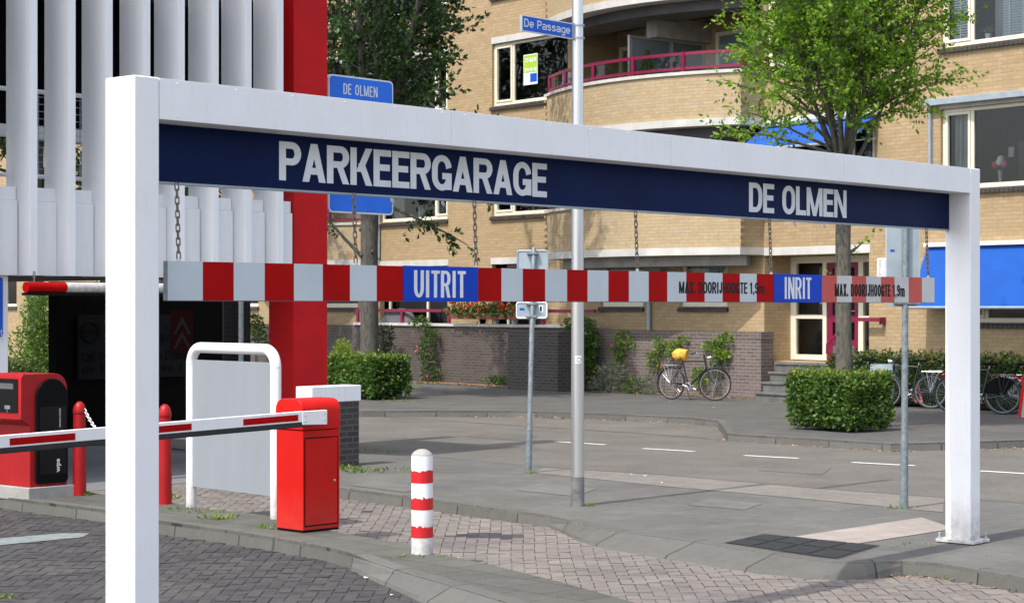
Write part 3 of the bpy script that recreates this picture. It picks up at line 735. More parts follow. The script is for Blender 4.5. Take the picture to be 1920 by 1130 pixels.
# rail and mesh behind the fins, grey ramp beam, low wall
b = MB()
for zz in (PF.hit(70, 172, .7)[1], PF.hit(70, 331, .7)[1]): b.tube([(xl, .7, zz), (xc - .05, .7, zz)], .03, 6, 'white_cladding')
z0_, z1_ = PF.hit(70, 331, .7)[1], PF.hit(70, 172, .7)[1]
x = xl + 5.0
while x < xc - .1: b.box(x, x + .007, .70, .707, z0_, z1_, 'sign_back'); x += .09
z = z0_ + .09
while z < z1_: b.box(xl + 5.0, xc - .1, .708, .714, z, z + .007, 'sign_back'); z += .09
b.build('mesh_railing', None, gar)
b = MB(); za = PF.hit(20, 243, 2.2)[1]; zb2 = PF.hit(230, 218, 2.2)[1]; zc2 = PF.hit(340, 222, 2.2)[1]
x1_, x2_ = PF.hx(0, 2.2), PF.hx(560, 2.2)
b.prism([(x1_ - 2, za - .05), (x2_, zb2 + .25), (x2_, zb2 + .55), (x1_ - 2, za + .15)], 2.2, 2.5, 'white_cladding', 'y'); b.build('ramp_edge', None, gar)
# dealer board on the back wall, garage shade put into its colours
yd = 5.9
d0, dz1 = PF.hit(147, 590, yd); d1, dz0 = PF.hit(347, 705, yd)
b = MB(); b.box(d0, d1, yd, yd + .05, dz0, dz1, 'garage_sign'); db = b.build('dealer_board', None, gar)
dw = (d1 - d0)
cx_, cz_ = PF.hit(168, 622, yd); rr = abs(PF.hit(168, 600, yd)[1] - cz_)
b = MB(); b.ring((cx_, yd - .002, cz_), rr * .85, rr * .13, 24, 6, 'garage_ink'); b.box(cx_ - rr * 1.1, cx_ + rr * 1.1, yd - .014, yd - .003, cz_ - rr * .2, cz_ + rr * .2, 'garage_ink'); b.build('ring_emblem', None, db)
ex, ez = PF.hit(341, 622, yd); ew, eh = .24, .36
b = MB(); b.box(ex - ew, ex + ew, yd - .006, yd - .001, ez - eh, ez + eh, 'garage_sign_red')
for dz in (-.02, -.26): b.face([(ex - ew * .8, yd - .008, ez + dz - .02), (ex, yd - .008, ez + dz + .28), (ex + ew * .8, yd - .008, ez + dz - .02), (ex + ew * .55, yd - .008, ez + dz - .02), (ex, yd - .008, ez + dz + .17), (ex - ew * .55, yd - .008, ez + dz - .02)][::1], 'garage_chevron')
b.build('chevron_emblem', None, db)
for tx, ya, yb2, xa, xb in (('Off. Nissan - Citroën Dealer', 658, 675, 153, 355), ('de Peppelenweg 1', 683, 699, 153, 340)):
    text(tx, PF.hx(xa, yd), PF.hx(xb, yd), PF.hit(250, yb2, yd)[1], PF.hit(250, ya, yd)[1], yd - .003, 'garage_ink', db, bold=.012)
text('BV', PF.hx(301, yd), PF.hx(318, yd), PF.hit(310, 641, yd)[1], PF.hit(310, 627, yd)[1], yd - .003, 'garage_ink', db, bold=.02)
slab('garage_floor', [PF.W(xl, -1.0), PF.W(xc + .1, -1.0), PF.W(xc + .1, 8), PF.W(xl, 8)], ZD + .004, 'garage_floor')
# red and white tube limiting the height of the way in
yt = -.35
t0, tz = PF.hit(48, 538.5, yt); t1, _ = PF.hit(121, 538, yt); t2 = PF.hx(470, yt)
b = MB(); b.tube([(t0, 0, 0), (t1, 0, 0)], .065, 14, 'bar_red'); b.tube([(t1 + .001, 0, 0), (t2, 0, 0)], .065, 14, 'white_paint'); b.box(t0 - .02, t2, -.05, .05, -.095, -.063, 'black_plastic')
o = b.build('height_tube', None, None, smooth=True); o.location = PF.W(0, yt, tz); o.rotation_euler = (0, 0, PF.a)
tag(o, 'red and white round tube hanging under the white cladding of the garage', 'height bar')
b = MB(); x = PF.hx(64, yt); chain(b, (x, yt, zc0 + .03), (x, yt, tz + .06), pitch=.05, wire=.007)
o = b.build('hanging_chain', 'bollard_red'); o.location = PF.W(0, 0); o.rotation_euler = (0, 0, PF.a)
tag(o, 'short red chain holding the round red and white tube', 'chain')
# ================================================================== BARRIER, BOARD, BOLLARDS, TERMINAL
c0 = G(568, 999); CF = Frame(c0.x, c0.y, FG + R(-3))
cw, cd = CF.hx(638, 0), CF.hy(517, 0); ct = CF.hit(600, 746, .1)[1]
print('cabinet', cw, cd, ct)
cab = at_frame(CF, 'barrier_cabinet', 'bright red barrier cabinet carrying the long white and red barrier arm', 'barrier cabinet')
zh = CF.hit(568, 807, 0)[1]
b = MB(); b.box(.004, cw - .004, .004, cd - .004, .02, zh - .004); b.build('body', 'gloss_red', cab, bevel=.006)
hood = [(0, zh), (cd, zh)] + [(cd - .10 + .10 * math.cos(t), ct - .10 + .10 * math.sin(t)) for t in [i * math.pi / 12 for i in range(7)]] + [(.10 + .10 * math.cos(t), ct - .10 + .10 * math.sin(t)) for t in [math.pi / 2 + i * math.pi / 12 for i in range(7)]]
b = MB(); b.prism([(y, z) for y, z in hood], -.006, cw + .006, None, 'x'); b.build('hood', 'gloss_red', cab, bevel=.012)
dx0, dz0 = CF.hit(573, 985, 0); dx1, dz1 = CF.hit(632, 819, 0)
b = MB(); b.box(dx0 - .011, dx1 + .011, -.001, .004, dz0 - .011, dz1 + .011, 'black_plastic'); b.box(dx0, dx1, -.004, .004, dz0, dz1, 'gloss_red'); b.lathe([(.011, 0), (.011, .006)], 10, 'chrome'); b.v[-20:] = [(dx1 - .035 + x, -.004 - z, (dz0 + dz1) / 2 + y) for x, y, z in b.v[-20:]]; b.build('door', None, cab, bevel=.002)
b = MB(); b.box(.01, cw - .01, .01, cd - .01, 0, .022); b.build('foot', 'black_plastic', cab)
ya = -.075
ax0, az0 = CF.hit(566, 796, ya); ax1, az1 = CF.hit(612, 770, ya)
b = MB(); b.box(ax0 + .05, ax1 - .05, ya + .02, .0, az0 + .02, az1 - .01, 'black_plastic'); b.build('arm_hub', None, cab)
brk = MB(); brk.prism([(ax0, az0), (ax1, CF.hit(612, 795, ya)[1]), (ax1, CF.hit(612, 768, ya)[1]), (ax0, CF.hit(566, 771, ya)[1])], ya - .012, ya + .03, 'white_paint', 'y')
for ex_, ez_ in ((.03, .03), (.03, az1 - az0 - .03), (ax1 - ax0 - .03, .035), (ax1 - ax0 - .03, az1 - az0 - .02)):
    k0 = len(brk.v); brk.lathe([(.008, 0), (.008, .006), (.003, .008)], 8, 'chrome'); brk.v[k0:] = [(ax0 + ex_ + x, ya - .012 - z, az0 + ez_ + y) for x, y, z in brk.v[k0:]]
pa, pb = CF.hit(520, 774, ya), CF.hit(520, 795, ya); pc, pd = CF.hit(0, 816, ya), CF.hit(0, 840, ya)
def armz(x, top):
    p, q = (pa, pc) if top else (pb, pd)
    return p[1] + (q[1] - p[1]) * (x - p[0]) / (q[0] - p[0])
xe = CF.hx(-90, ya)
b = MB(); b.prism([(xe, armz(xe, 0)), (ax0 + .01, armz(ax0, 0)), (ax0 + .01, armz(ax0, 1)), (xe, armz(xe, 1))], ya - .008, ya + .025, None, 'y'); arm = b.build('arm', 'white_paint', cab, bevel=.006); arm['label'] = 'white barrier arm with red patches'
brk.build('bracket', None, arm, bevel=.003)
b = MB(); b.prism([(xe, armz(xe, 0) - .045), (ax0 + .03, armz(ax0, 0) - .045), (ax0 + .03, armz(ax0, 0) - .001), (xe, armz(xe, 0) - .001)], ya - .003, ya + .02, None, 'y'); b.build('rubber_edge', 'rubber', arm, bevel=.008)
for p0, p1 in ((17, 140), (236, 358), (455, 558)):
    x0, x1 = CF.hx(p0, ya), CF.hx(p1, ya)
    f = lambda x, t: armz(x, 0) + (armz(x, 1) - armz(x, 0)) * t
    b = MB(); b.prism([(x0, f(x0, .16)), (x1, f(x1, .16)), (x1, f(x1, .72)), (x0, f(x0, .72))], ya - .0105, ya - .008, None, 'y'); b.build('reflector', 'bar_red', arm)

# tubular frame with a grey board
l0, l1 = G(359, 950), G(517, 972)
an = math.atan2(l1.y - l0.y, l1.x - l0.x); BF = Frame(l0.x, l0.y, an); bw_ = (l1 - l0).length
tb = at_frame(BF, 'board_stand', 'white bent tube stand holding a blank grey board behind the barrier cabinet', 'board stand')
zt = BF.hit(440, 643, 0)[1]; r_ = .054; rc = .17
pts = [(0, 0, -.02), (0, 0, .8)] + [(rc - rc * math.cos(t), 0, zt - r_ - rc + rc * math.sin(t)) for t in [i * math.pi / 16 for i in range(9)]] + [(bw_ - rc + rc * math.sin(t), 0, zt - r_ - rc + rc * math.cos(t)) for t in [i * math.pi / 16 for i in range(9)]] + [(bw_, 0, .8), (bw_, 0, -.02)]
b = MB(); b.tube(pts, r_, 16); b.build('tube_frame', 'white_paint', tb, smooth=True)
pz0, pz1 = BF.hit(440, 921, 0)[1], BF.hit(440, 677, 0)[1]
b = MB(); b.box(.02, bw_ - .02, -.02, .02, pz0, pz1); b.build('board', 'grey_panel', tb, bevel=.003)
for z in (zt - r_ - rc, ): 
    b = MB(); b.tube([(0, 0, z - .003), (0, 0, z + .003)], r_ + .0015, 16); b.tube([(bw_, 0, z - .003), (bw_, 0, z + .003)], r_ + .0015, 16); b.build('seam', 'concrete_light', tb)

# red bollards with a chain
bl = []
for px, py, top, lab in ((149, 928, 752, 'red bollard with a silver chain beside the ticket machine'), (309, 944, 757, 'red bollard half hidden behind the big white gantry post')):
    p = G(px, py); h = E - (top - HY) / F * p.y; r = .066
    t = thing('bollard', lab, 'bollard', p, 0, 'red bollards'); bl.append((p, h))
    b = MB(); b.lathe([(r * 1.12, -.03), (r * 1.1, h * .3), (r * .98, h - .14)], 18); b.build('shaft', 'bollard_red', t, smooth=True)
    b = MB(); b.lathe([(r * .98, h - .139), (r * 1.06, h - .13), (r * 1.06, h - .10), (r * .95, h - .06), (r * .7, h - .025), (r * .3, h - .003), (.003, h)], 18); b.build('cap', 'bollard_red', t, smooth=True)
p0, p1 = Vector((bl[0][0].x + .06, bl[0][0].y - .02, bl[0][1] - .09)), Vector((bl[1][0].x - .06, bl[1][0].y, bl[1][1] - .09))
b = MB(); L_ = p1 - p0
n = 30
for i in range(n):
    pt = lambda t: p0.lerp(p1, t) - Vector((0, 0, .42 * 4 * t * (1 - t) * .9))
    chain(b, pt(i / n), pt((i + 1) / n), pitch=.06, wire=.0055, m=None, wid=.018)
tag(b.build('hanging_chain', 'chain_bright'), 'silver chain sagging between the two red bollards', 'chain')

# ticket machine
t0 = G(56, 914, .12); TF = Frame(t0.x, t0.y, FG)
tm = at_frame(TF, 'ticket_machine', 'red parking ticket machine with a tall black side panel on a concrete plinth', 'ticket machine')
P_ = lambda px, py: TF.hit(px, py, 0)
x_u, z_u = P_(39, 787); _, zt = P_(60, 701); x_r = P_(126, 800)[0]; zc = P_(56, 798)[1]
rr = .16
prof = [(0, .125), (0, zc), (x_u, z_u), (x_u, zt - .04), (x_u + .03, zt), (x_r - rr, zt)] + [(x_r - rr + rr * math.sin(t), zt - rr + rr * math.cos(t)) for t in [i * math.pi / 12 for i in range(1, 7)]] + [(x_r, .125)]
b = MB(); b.prism(prof, 0, .62, None, 'y'); b.build('housing', 'bollard_red', tm, bevel=.006)
ox0, ox1 = P_(66, 800)[0], P_(125, 800)[0]; oz0, oz1 = P_(95, 905)[1], P_(95, 709)[1]; oc = (ox0 + ox1) / 2; orr = (ox1 - ox0) / 2
ov = [(ox0, oz0 + .03), (ox0 + .03, oz0), (ox1 - .03, oz0), (ox1, oz0 + .03)] + [(oc + orr * math.cos(t), oz1 - orr + orr * math.sin(t)) for t in [i * math.pi / 14 for i in range(15)]]
b = MB(); b.prism(ov, -.03, -.001, None, 'y'); sp_ = b.build('side_panel', 'black_plastic', tm, bevel=.012)
b = MB(); b.prism([(ox0 + .035, oz0 + .10), (ox1 - .03, oz0 + .10), (ox1 - .03, oz1 - .30), (ox0 + .035, oz1 - .30)], -.034, -.031, None, 'y'); b.build('window', 'black_gloss', sp_)
wx0, wz0 = TF.hit(106.5, 885, -.035); wx1, wz1 = TF.hit(114.5, 859, -.035)
text('wps', wx0, wx1, wz0, wz1, -.0355, 'letter_white', sp_, bold=.03, vert=True)
wx0, wz0 = TF.hit(111, 800, -.035); wx1, wz1 = TF.hit(114, 765, -.035)
text('PARKING SYSTEMS', wx0, wx1, wz0, wz1, -.0355, 'letter_white', sp_, vert=True)
yl0, yl1 = TF.hy(38, x_u), TF.hy(-60, x_u)
za, zb_ = E - (778 - HY) / F * 20.3, E - (710 - HY) / F * 20.3
b = MB(); b.box(x_u - .012, x_u - .001, .05, .58, za + .01, zb_ - .01); dp = b.build('display', 'black_gloss', tm, bevel=.004)
b = MB(); ym = TF.hy(14, x_u - .012); b.box(x_u - .016, x_u - .0125, ym - .05, ym + .05, za + .045, za + .085, 'galvanised'); b.box(x_u - .017, x_u - .0125, ym - .005, ym + .005, za + .01, za + .05, 'galvanised'); b.build('ticket_slot', None, dp)
b = MB(); b.box(x_u - .014, x_u - .0125, .12, .42, zb_ - .12, zb_ - .06, 'concrete_dark'); b.build('screen', None, dp)
b = MB(); b.box(-.05, x_r + .09, -.05, .75, -.02, .122); b.build('plinth', 'concrete', tm, bevel=.01)
p = G(-18, 915, 0)
t = thing('white_post', 'white round topped post at the left edge in front of the ticket machine', 'post', p, FG)
b = MB(); prof = [(-.14, -.02), (.14, -.02), (.14, .66)] + [(.14 * math.cos(a), .66 + .06 * math.sin(a)) for a in [i * math.pi / 8 for i in range(1, 8)]] + [(-.14, .66)]
b.prism(prof, -.08, .08, None, 'y'); b.build('shell', 'white_paint', t, bevel=.02)
# blue sign on the left garage column
sx1, sz0 = PF.hit(7, 633, .3); _, sz1 = PF.hit(7, 518, .3)
t = at_frame(PF, 'wall_sign', 'blue sign cut off by the left edge on the white garage column', 'sign')
def rrect(x0, x1, z0, z1, r, k=5):
    out = []
    for cx_, cz_, a0 in ((x1 - r, z0 + r, -90), (x1 - r, z1 - r, 0), (x0 + r, z1 - r, 90), (x0 + r, z0 + r, 180)):
        out += [(cx_ + r * math.cos(R(a0 + 90 * i / k)), cz_ + r * math.sin(R(a0 + 90 * i / k))) for i in range(k + 1)]
    return out
b = MB(); b.prism(rrect(sx1 - .55, sx1, sz0, sz1, .04), .305, .33, 'letter_white', 'y'); b.prism(rrect(sx1 - .54, sx1 - .01, sz0 + .01, sz1 - .01, .035), .302, .3045, 'sign_blue', 'y'); pl_ = b.build('plate', None, t)
text('t', PF.hx(1, .3), PF.hx(4.2, .3), PF.hit(2, 629, .3)[1], PF.hit(2, 617, .3)[1], .301, 'letter_white', pl_)

# low wall with a white capping beside the column
w0 = G(673, 872); WF = Frame(w0.x, w0.y, FG)
lw = at_frame(WF, 'low_wall', 'low dark brick wall end with a white capping beside the red column', 'wall')
xw = WF.hx(583, 0); zc1 = WF.hit(672, 721.5, 0)[1]; zc0_ = WF.hit(672, 751, 0)[1]
b = MB(); b.box(xw + .02, 0, 0, .24, -.2, zc0_); b.build('brickwork', 'brick_dark', lw)
b = MB(); xm = WF.hx(647, 0); b.box(xw, xm - .002, -.02, .28, zc0_ + .001, zc1); b.box(xm + .002, .02, -.02, .28, zc0_ + .001, zc1); b.build('capping', 'white_cladding', lw, bevel=.008)

# red and white striped bollard
p = G(791.5, 1037); r = 20.3 / F * p.y; zt = E - (841 - HY) / F * p.y
t = thing('bollard', 'thick white bollard with three worn red bands on the island', 'bollard', p)
zz = lambda y: E - (y - HY) / F * p.y
b = MB(); b.lathe([(r, -.02), (r, zz(853))], 28); b.build('shaft', 'white_paint', t, smooth=True)
b = MB(); b.lathe([(r * 1.0, zz(852.5)), (r * .97, zz(851)), (r * .75, zz(846)), (r * .4, zz(842)), (.004, zt)], 24); b.build('top', 'concrete', t, smooth=True)
rg = random.Random(5)
for y0, y1 in ((904, 881), (954, 933), (1006, 985)):
    n = 120; b = MB(); z0, z1 = zz(y0), zz(y1); vs = []; h_ = 0
    for j in range(n):
        a = 2 * math.pi * j / n; h_ = h_ * .6 + rg.gauss(0, .004)
        if rg.random() < .05: h_ += rg.uniform(.008, .02)
        vs += [((r + .0015) * math.cos(a), (r + .0015) * math.sin(a), z0), ((r + .0015) * math.cos(a), (r + .0015) * math.sin(a), z1 + min(.03, max(-.012, h_)))]
    b.add(vs, [(2 * j, 2 * ((j + 1) % n), 2 * ((j + 1) % n) + 1, 2 * j + 1) for j in range(n)]); b.build('red_band', 'post_red_paint', t)
# ================================================================== POLES AND SIGNS
p = G(1083, 948)
lp = thing('lamp_post', 'tall brushed aluminium lamp post with a round sticker', 'lamp post', p)
b = MB(); b.lathe([(.068, .26), (.066, 1.2), (.060, 3.0), (.052, 9.0)], 24); b.build('shaft', 'aluminium', lp, smooth=True)
b = MB(); b.lathe([(.071, -.02), (.070, .12), (.0685, .30)], 24); b.build('base', 'pole_base', lp, smooth=True)
a = R(-92)
b = MB()
zs_ = E - (674 - HY) / F * 19.8
vs = [((.0675) * math.cos(a + R(t)), .0675 * math.sin(a + R(t)), zs_ + dz) for dz in (-.04, .04) for t in (-22, -8, 8, 22, 36)]
b.add(vs, [(i, i + 1, i + 6, i + 5) for i in range(4)]); st_ = b.build('sticker', 'paper', lp)
b = MB(); b.ring((0, 0, 0), .022, .003, 16, 4, None); b.v = [(x + .012, -.0685 + (y * .1), z + zs_) for x, y, z in b.v]; b.build('mark', 'concrete_dark', st_)
SF = Frame(p.x - .075 * math.cos(FG), p.y - .075 * math.sin(FG), FG)
sgn = at_frame(SF, 'street_sign', 'blue De Passage street name sign clamped to the lamp post', 'street sign')
x0, x1 = SF.hx(977.5, 0), SF.hx(1073, 0) + .0
z1, z0 = (SF.hit(977, 28, 0)[1] + SF.hit(1073, 45, 0)[1]) / 2, (SF.hit(977, 58, 0)[1] + SF.hit(1073, 74.5, 0)[1]) / 2
b = MB(); b.prism(rrect(x0, x1, z0, z1, .012), -.012, .012, 'letter_white', 'y'); b.prism(rrect(x0 + .009, x1 - .009, z0 + .009, z1 - .009, .01), -.014, -.0125, 'sign_blue', 'y'); b.box(x0 - .006, x0 + .003, -.016, .016, z0, z1, 'sign_back'); b.box(x1 - .02, x1 + .03, -.016, .016, z0 - .004, z1 + .004, 'sign_back')
pl_ = b.build('plate', None, sgn)
sign_text('De Passage', *lbox(SF, 983, 1069, 33.5, 53.5, 49, 68, -.0145)[:2], z0 + .045, z1 - .032, -.0145, 'letter_white', pl_, stem=.15, bar=.13, gap=.12)
b = MB()
for z in (z0 + .01, z1 - .02): b.lathe([(.072, z), (.072, z + .018)], 20, None, (.075, 0))
b.build('clamp', 'sign_back', sgn)
# sign post seen from behind, two small plates
p = G(990.5, 886); ztp = E - (463 - HY) / F * p.y
dx = 10.5 / F * p.y
t = thing('sign_post', 'leaning galvanised post left of the lamp post with two small sign backs', 'sign post', p, R(-6))
lean = lambda z: dx * z / ztp
zk = .62
b = MB(); b.tube([(0, 0, -.03), (lean(zk), 0, zk), (lean(zk + .03), 0, zk + .03), (lean(ztp - .02), 0, ztp - .02), (lean(ztp), 0, ztp)], [.041, .039, .031, .028, .012], 14); b.build('post', 'galvanised', t, smooth=True)
for ya_, yb3, lab in ((469, 552, None), (566, 597, None)):
    za, zb_ = E - (yb3 - HY) / F * p.y, E - (ya_ - HY) / F * p.y; xm = lean((za + zb_) / 2) - .01; hw = .192
    b = MB(); b.prism(rrect(xm - hw, xm + hw, za, zb_, .03), .036, .046, 'sign_back', 'y')
    ring = rrect(xm - hw + .006, xm + hw - .006, za + .006, zb_ - .006, .028); b.tube([(x, .035, z) for x, z in ring], .010, 5, 'paper' if ya_ > 500 else 'sign_back', closed=True)
    b.box(xm - hw - .004, xm - hw + .008, .03, .05, za + .03, zb_ - .03, 'sign_blue_flag')
    pl_ = b.build('plate', None, t)
    for zc_ in ((zb_ - .04,) if ya_ < 500 else (zb_ - .025, za + .025)):
        b = MB(); b.box(xm - .07, xm + .07, -.034, .034, zc_ - .012, zc_ + .012); b.build('clamp', 'galvanised', pl_, bevel=.004)
    if ya_ > 500:
        b = MB(); b.box(xm - .15, xm - .09, .0345, .0355, za + .10, za + .13, 'awning_blue'); b.box(xm + .09, xm + .14, .0345, .0355, za + .08, za + .16, 'paper'); b.box(xm + .10, xm + .125, .0335, .0343, za + .09, za + .15, 'letter_black'); b.build('sticker', None, pl_)
# sign post with a tall plate by the right gantry post
p = G(1695, 953)
t = thing('sign_post', 'galvanised post with a tall sign back near the right gantry post', 'sign post', p, R(2))
zt = E - (335 - HY) / F * p.y
b = MB(); b.tube([(0, 0, -.03), (.003, 0, .66), (.004, 0, .72), (.02, 0, zt)], [.042, .040, .034, .032], 14); b.build('post', 'galvanised', t, smooth=True)
x0, x1 = (1664 - 1696) / F * p.y, (1727 - 1696) / F * p.y; za = E - (574 - HY) / F * p.y
b = MB(); b.prism(rrect(x0, x1, za, zt, .025), .036, .046, 'sign_back', 'y'); b.box(x0 - .003, x0 + .004, .034, .05, za + .03, zt - .02, 'bar_white'); b.box(x1 - .02, x1 + .004, .026, .05, za + .03, zt - .02, 'sign_back'); b.box(x0 + .04, x0 + .085, .0345, .0355, za + .55, za + .575, 'awning_blue')
pl_ = b.build('plate', None, t)
for z in (za + .035, zt - .1):
    b = MB(); b.box(-.10, .14, -.038, .035, z - .014, z + .014); b.build('clamp', 'galvanised', pl_, bevel=.004)
# flag sign on the column
ysn = yp + .2
x0 = PF.hx(616, ysn); x1 = PF.hx(737, ysn)
z1, z0 = (PF.hit(616, 139, ysn)[1] + PF.hit(737, 152.5, ysn)[1]) / 2, (PF.hit(616, 398, ysn)[1] + PF.hit(737, 403.5, ysn)[1]) / 2
fl = at_frame(PF, 'flag_sign', 'large blue DE OLMEN sign projecting from the red garage column', 'sign')
b = MB(); b.prism(rrect(x0, x1, z0, z1, .07), ysn, ysn + .06, 'letter_white', 'y'); b.prism(rrect(x0 + .022, x1 - .022, z0 + .022, z1 - .022, .055), ysn - .004, ysn - .001, 'sign_blue_flag', 'y'); pl_ = b.build('plate', None, fl)
sign_text('DE OLMEN', *lbox(PF, 643.5, 707.5, 157.5, 177.5, 163, 182.5, ysn), ysn - .0045, 'letter_white', pl_, stem=.125, bar=.10, gap=.13)
b = MB()
for z in (z0 + .3, z1 - .3): b.tube([(xc + cwid - .02, ysn + .03, z), (x0 + .02, ysn + .03, z)], .03, 10)
b.build('bracket', 'sign_back', fl)
# ================================================================== APARTMENT BUILDING
BL = Frame(5.53, 43.39, FB)
H = BL.hx
bd_ = at_frame(BL, 'apartment_building', 'yellow brick apartment building with curved balconies across the street', 'building')
UL, UR, ZTOP = -52.0, 11.0, 12.6
SILL = [4.40, 7.27, 10.14]; LINT = [3.30, 6.20, 9.07, 11.9]
holes = []
def wall_grid(b, u0, u1, z0, z1, holes, y, mat, rev=.14):
    us = sorted({u0, u1, *[h[0] for h in holes], *[h[1] for h in holes]}); zs = sorted({z0, z1, *[h[2] for h in holes], *[h[3] for h in holes]})
    for i in range(len(us) - 1):
        for j in range(len(zs) - 1):
            a, c, d, e = us[i], us[i + 1], zs[j], zs[j + 1]; mu, mz = (a + c) / 2, (d + e) / 2
            if any(h[0] < mu < h[1] and h[2] < mz < h[3] for h in holes): continue
            b.face([(a, y, d), (c, y, d), (c, y, e), (a, y, e)], mat, [(a, d), (c, d), (c, e), (a, e)])
    for h in holes:
        a, c, d, e = h[:4]; r = h[4] if len(h) > 4 else rev
        b.face([(a, y, d), (a, y, e), (a, y + r, e), (a, y + r, d)], mat, [(0, d), (0, e), (r, e), (r, d)])
        b.face([(c, y, d), (c, y + r, d), (c, y + r, e), (c, y, e)], mat, [(0, d), (r, d), (r, e), (0, e)])
        b.face([(a, y, d), (a, y + r, d), (c, y + r, d), (c, y, d)], mat)
        b.face([(a, y, e), (c, y, e), (c, y + r, e), (a, y + r, e)], mat)
def frame_part(parent, u0, u1, z0, z1, mulls=(), sash=(), y=.075, fw_=.075, transom={}, sill=True, lintel=False, mat='cream_frame', glass='glass', name='window', lz=.17):
    """fixed frame with mullions at the given u; panes listed in sash get an inner sash frame"""
    b = MB(); d = .08
    b.box(u0, u0 + fw_, y, y + d, z0, z1); b.box(u1 - fw_, u1, y, y + d, z0, z1)
    b.box(u0 + fw_, u1 - fw_, y, y + d, z0, z0 + fw_ * 1.2); b.box(u0 + fw_, u1 - fw_, y, y + d, z1 - fw_, z1)
    ed = [u0 + fw_ / 2] + list(mulls) + [u1 - fw_ / 2]
    for m in mulls: b.box(m - fw_ / 2, m + fw_ / 2, y, y + d, z0 + fw_ * 1.2, z1 - fw_)
    for k in range(len(ed) - 1):
        a, c = ed[k] + fw_ / 2, ed[k + 1] - fw_ / 2
        if k in transom: b.box(a, c, y, y + d, transom[k] - fw_ / 2, transom[k] + fw_ / 2)
        if k in sash:
            s_ = .06; za, zb_ = z0 + fw_ * 1.2, z1 - fw_
            b.box(a + .004, a + s_, y - .02, y + .05, za + .004, zb_ - .004); b.box(c - s_, c - .004, y - .02, y + .05, za + .004, zb_ - .004)
            b.box(a + s_, c - s_, y - .02, y + .05, za + .004, za + s_); b.box(a + s_, c - s_, y - .02, y + .05, zb_ - s_, zb_ - .004)
    f = b.build(name, mat, parent, bevel=.004, seg=1)
    for k in range(len(ed) - 1):
        a, c = ed[k], ed[k + 1]; b = MB(); b.face([(a, y + .04, z0 + .02), (c, y + .04, z0 + .02), (c, y + .04, z1 - .02), (a, y + .04, z1 - .02)]); b.build('pane', glass, f)
    if sill:
        b = MB(); n = max(2, int((u1 - u0 + .1) / .11)); wd = (u1 - u0 + .1) / n
        for k in range(n): b.prism([(-.07, z0 - .115), (y + .02, z0 - .115), (y + .02, z0 - .004), (y, z0 - .004), (-.07, z0 - .05)], u0 - .05 + k * wd + .006, u0 - .05 + (k + 1) * wd - .006, None, 'x')
        b.box(u0 - .05, u1 + .05, -.02, y, z0 - .112, z0 - .012)
        b.build('sill', 'dark_sill', f)
    if lintel:
        b = MB(); b.box(u0 - .02, u1 + .02, -.012, y + .03, z1 + .003, z1 + lz); b.build('lintel', 'concrete_light', f, bevel=.004)
    return f
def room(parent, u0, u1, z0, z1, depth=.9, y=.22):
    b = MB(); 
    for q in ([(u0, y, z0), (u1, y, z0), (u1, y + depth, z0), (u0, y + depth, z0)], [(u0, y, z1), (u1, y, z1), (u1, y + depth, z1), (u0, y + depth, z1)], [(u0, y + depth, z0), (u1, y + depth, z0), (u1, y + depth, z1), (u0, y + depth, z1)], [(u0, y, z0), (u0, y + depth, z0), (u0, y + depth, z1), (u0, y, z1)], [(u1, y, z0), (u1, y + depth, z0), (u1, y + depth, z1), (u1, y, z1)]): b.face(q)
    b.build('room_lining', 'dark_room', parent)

# ---- measured openings on the facade plane
L1a, L1b = H(713), H(839)
L2a, L2b = H(922.5), H(1064.5)
Mra, Mrb = H(1437), H(1642)
Rra, Rrb = H(1763.5), H(1990)
wins = []          # (u0,u1,floor,mullions,sash)
for f in range(3):
    wins.append((L1a, L1b, f, (H(813),), (1,)))
    wins.append((L2a, L2b, f, (H(958.5),), (0,)))
    wins.append((Mra, Mrb, f, (H(1450) + .5, H(1590)), (0, 2)))
    wins.append((Rra, Rrb, f, (H(1818.5),), (0,)))
gw = [(H(1125.5), H(1206), 2.03, 3.12), (H(1275.5), H(1363.5), 2.03, 3.12), (H(560), H(671), 2.0, 3.1)]
grd = [(L1a, L1b, .55, LINT[0] - .17), (L2a, L2a + 2.2, .55, LINT[0] - .17)]
Ga, Gb = H(1838), H(2000)
log = (H(1090), H(1428))
holes = [(a, c, SILL[f], LINT[f + 1] - .17 if f < 2 else 11.7) for a, c, f, _, _ in wins]
holes += [g_ for g_ in gw] + [g_ for g_ in grd]
holes += [(H(1800), Gb, 1.72, 3.1)]
ent = (H(1433), H(1629.5), .82, 3.16, .95); holes.append(ent)
FLR = [3.45, 6.32, 9.19]
for f in range(3): holes.append((log[0], log[1], FLR[f], FLR[f] + 2.60, 1.2))
PER = 17.6                          # the facade repeats to the left, seen in slivers beyond the garage
far = []
for k in range(1, 3):
    for f in range(3):
        for a, c in ((L1a, L1b), (L2a, L2b)):
            far.append((a - PER * k, c - PER * k, SILL[f], LINT[f + 1] - .17 if f < 2 else 11.7))
    far.append((H(1125.5) - PER * k, H(1206) - PER * k, 2.03, 3.12)); far.append((L1a - PER * k, L1b - PER * k, .9, 3.13)); far.append((L2a - PER * k, L2a - PER * k + 2.2, .9, 3.13))
holes += far
b = MB(); wall_grid(b, UL, UR, -.1, ZTOP, holes, 0.0, 'brick_yellow')
b.build('wall', None, bd_)
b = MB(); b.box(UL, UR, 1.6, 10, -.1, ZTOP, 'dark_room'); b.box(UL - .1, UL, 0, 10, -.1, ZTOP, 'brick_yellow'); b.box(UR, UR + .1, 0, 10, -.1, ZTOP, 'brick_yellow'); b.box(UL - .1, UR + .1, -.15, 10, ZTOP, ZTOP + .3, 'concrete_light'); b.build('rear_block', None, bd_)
WOBJ = {}
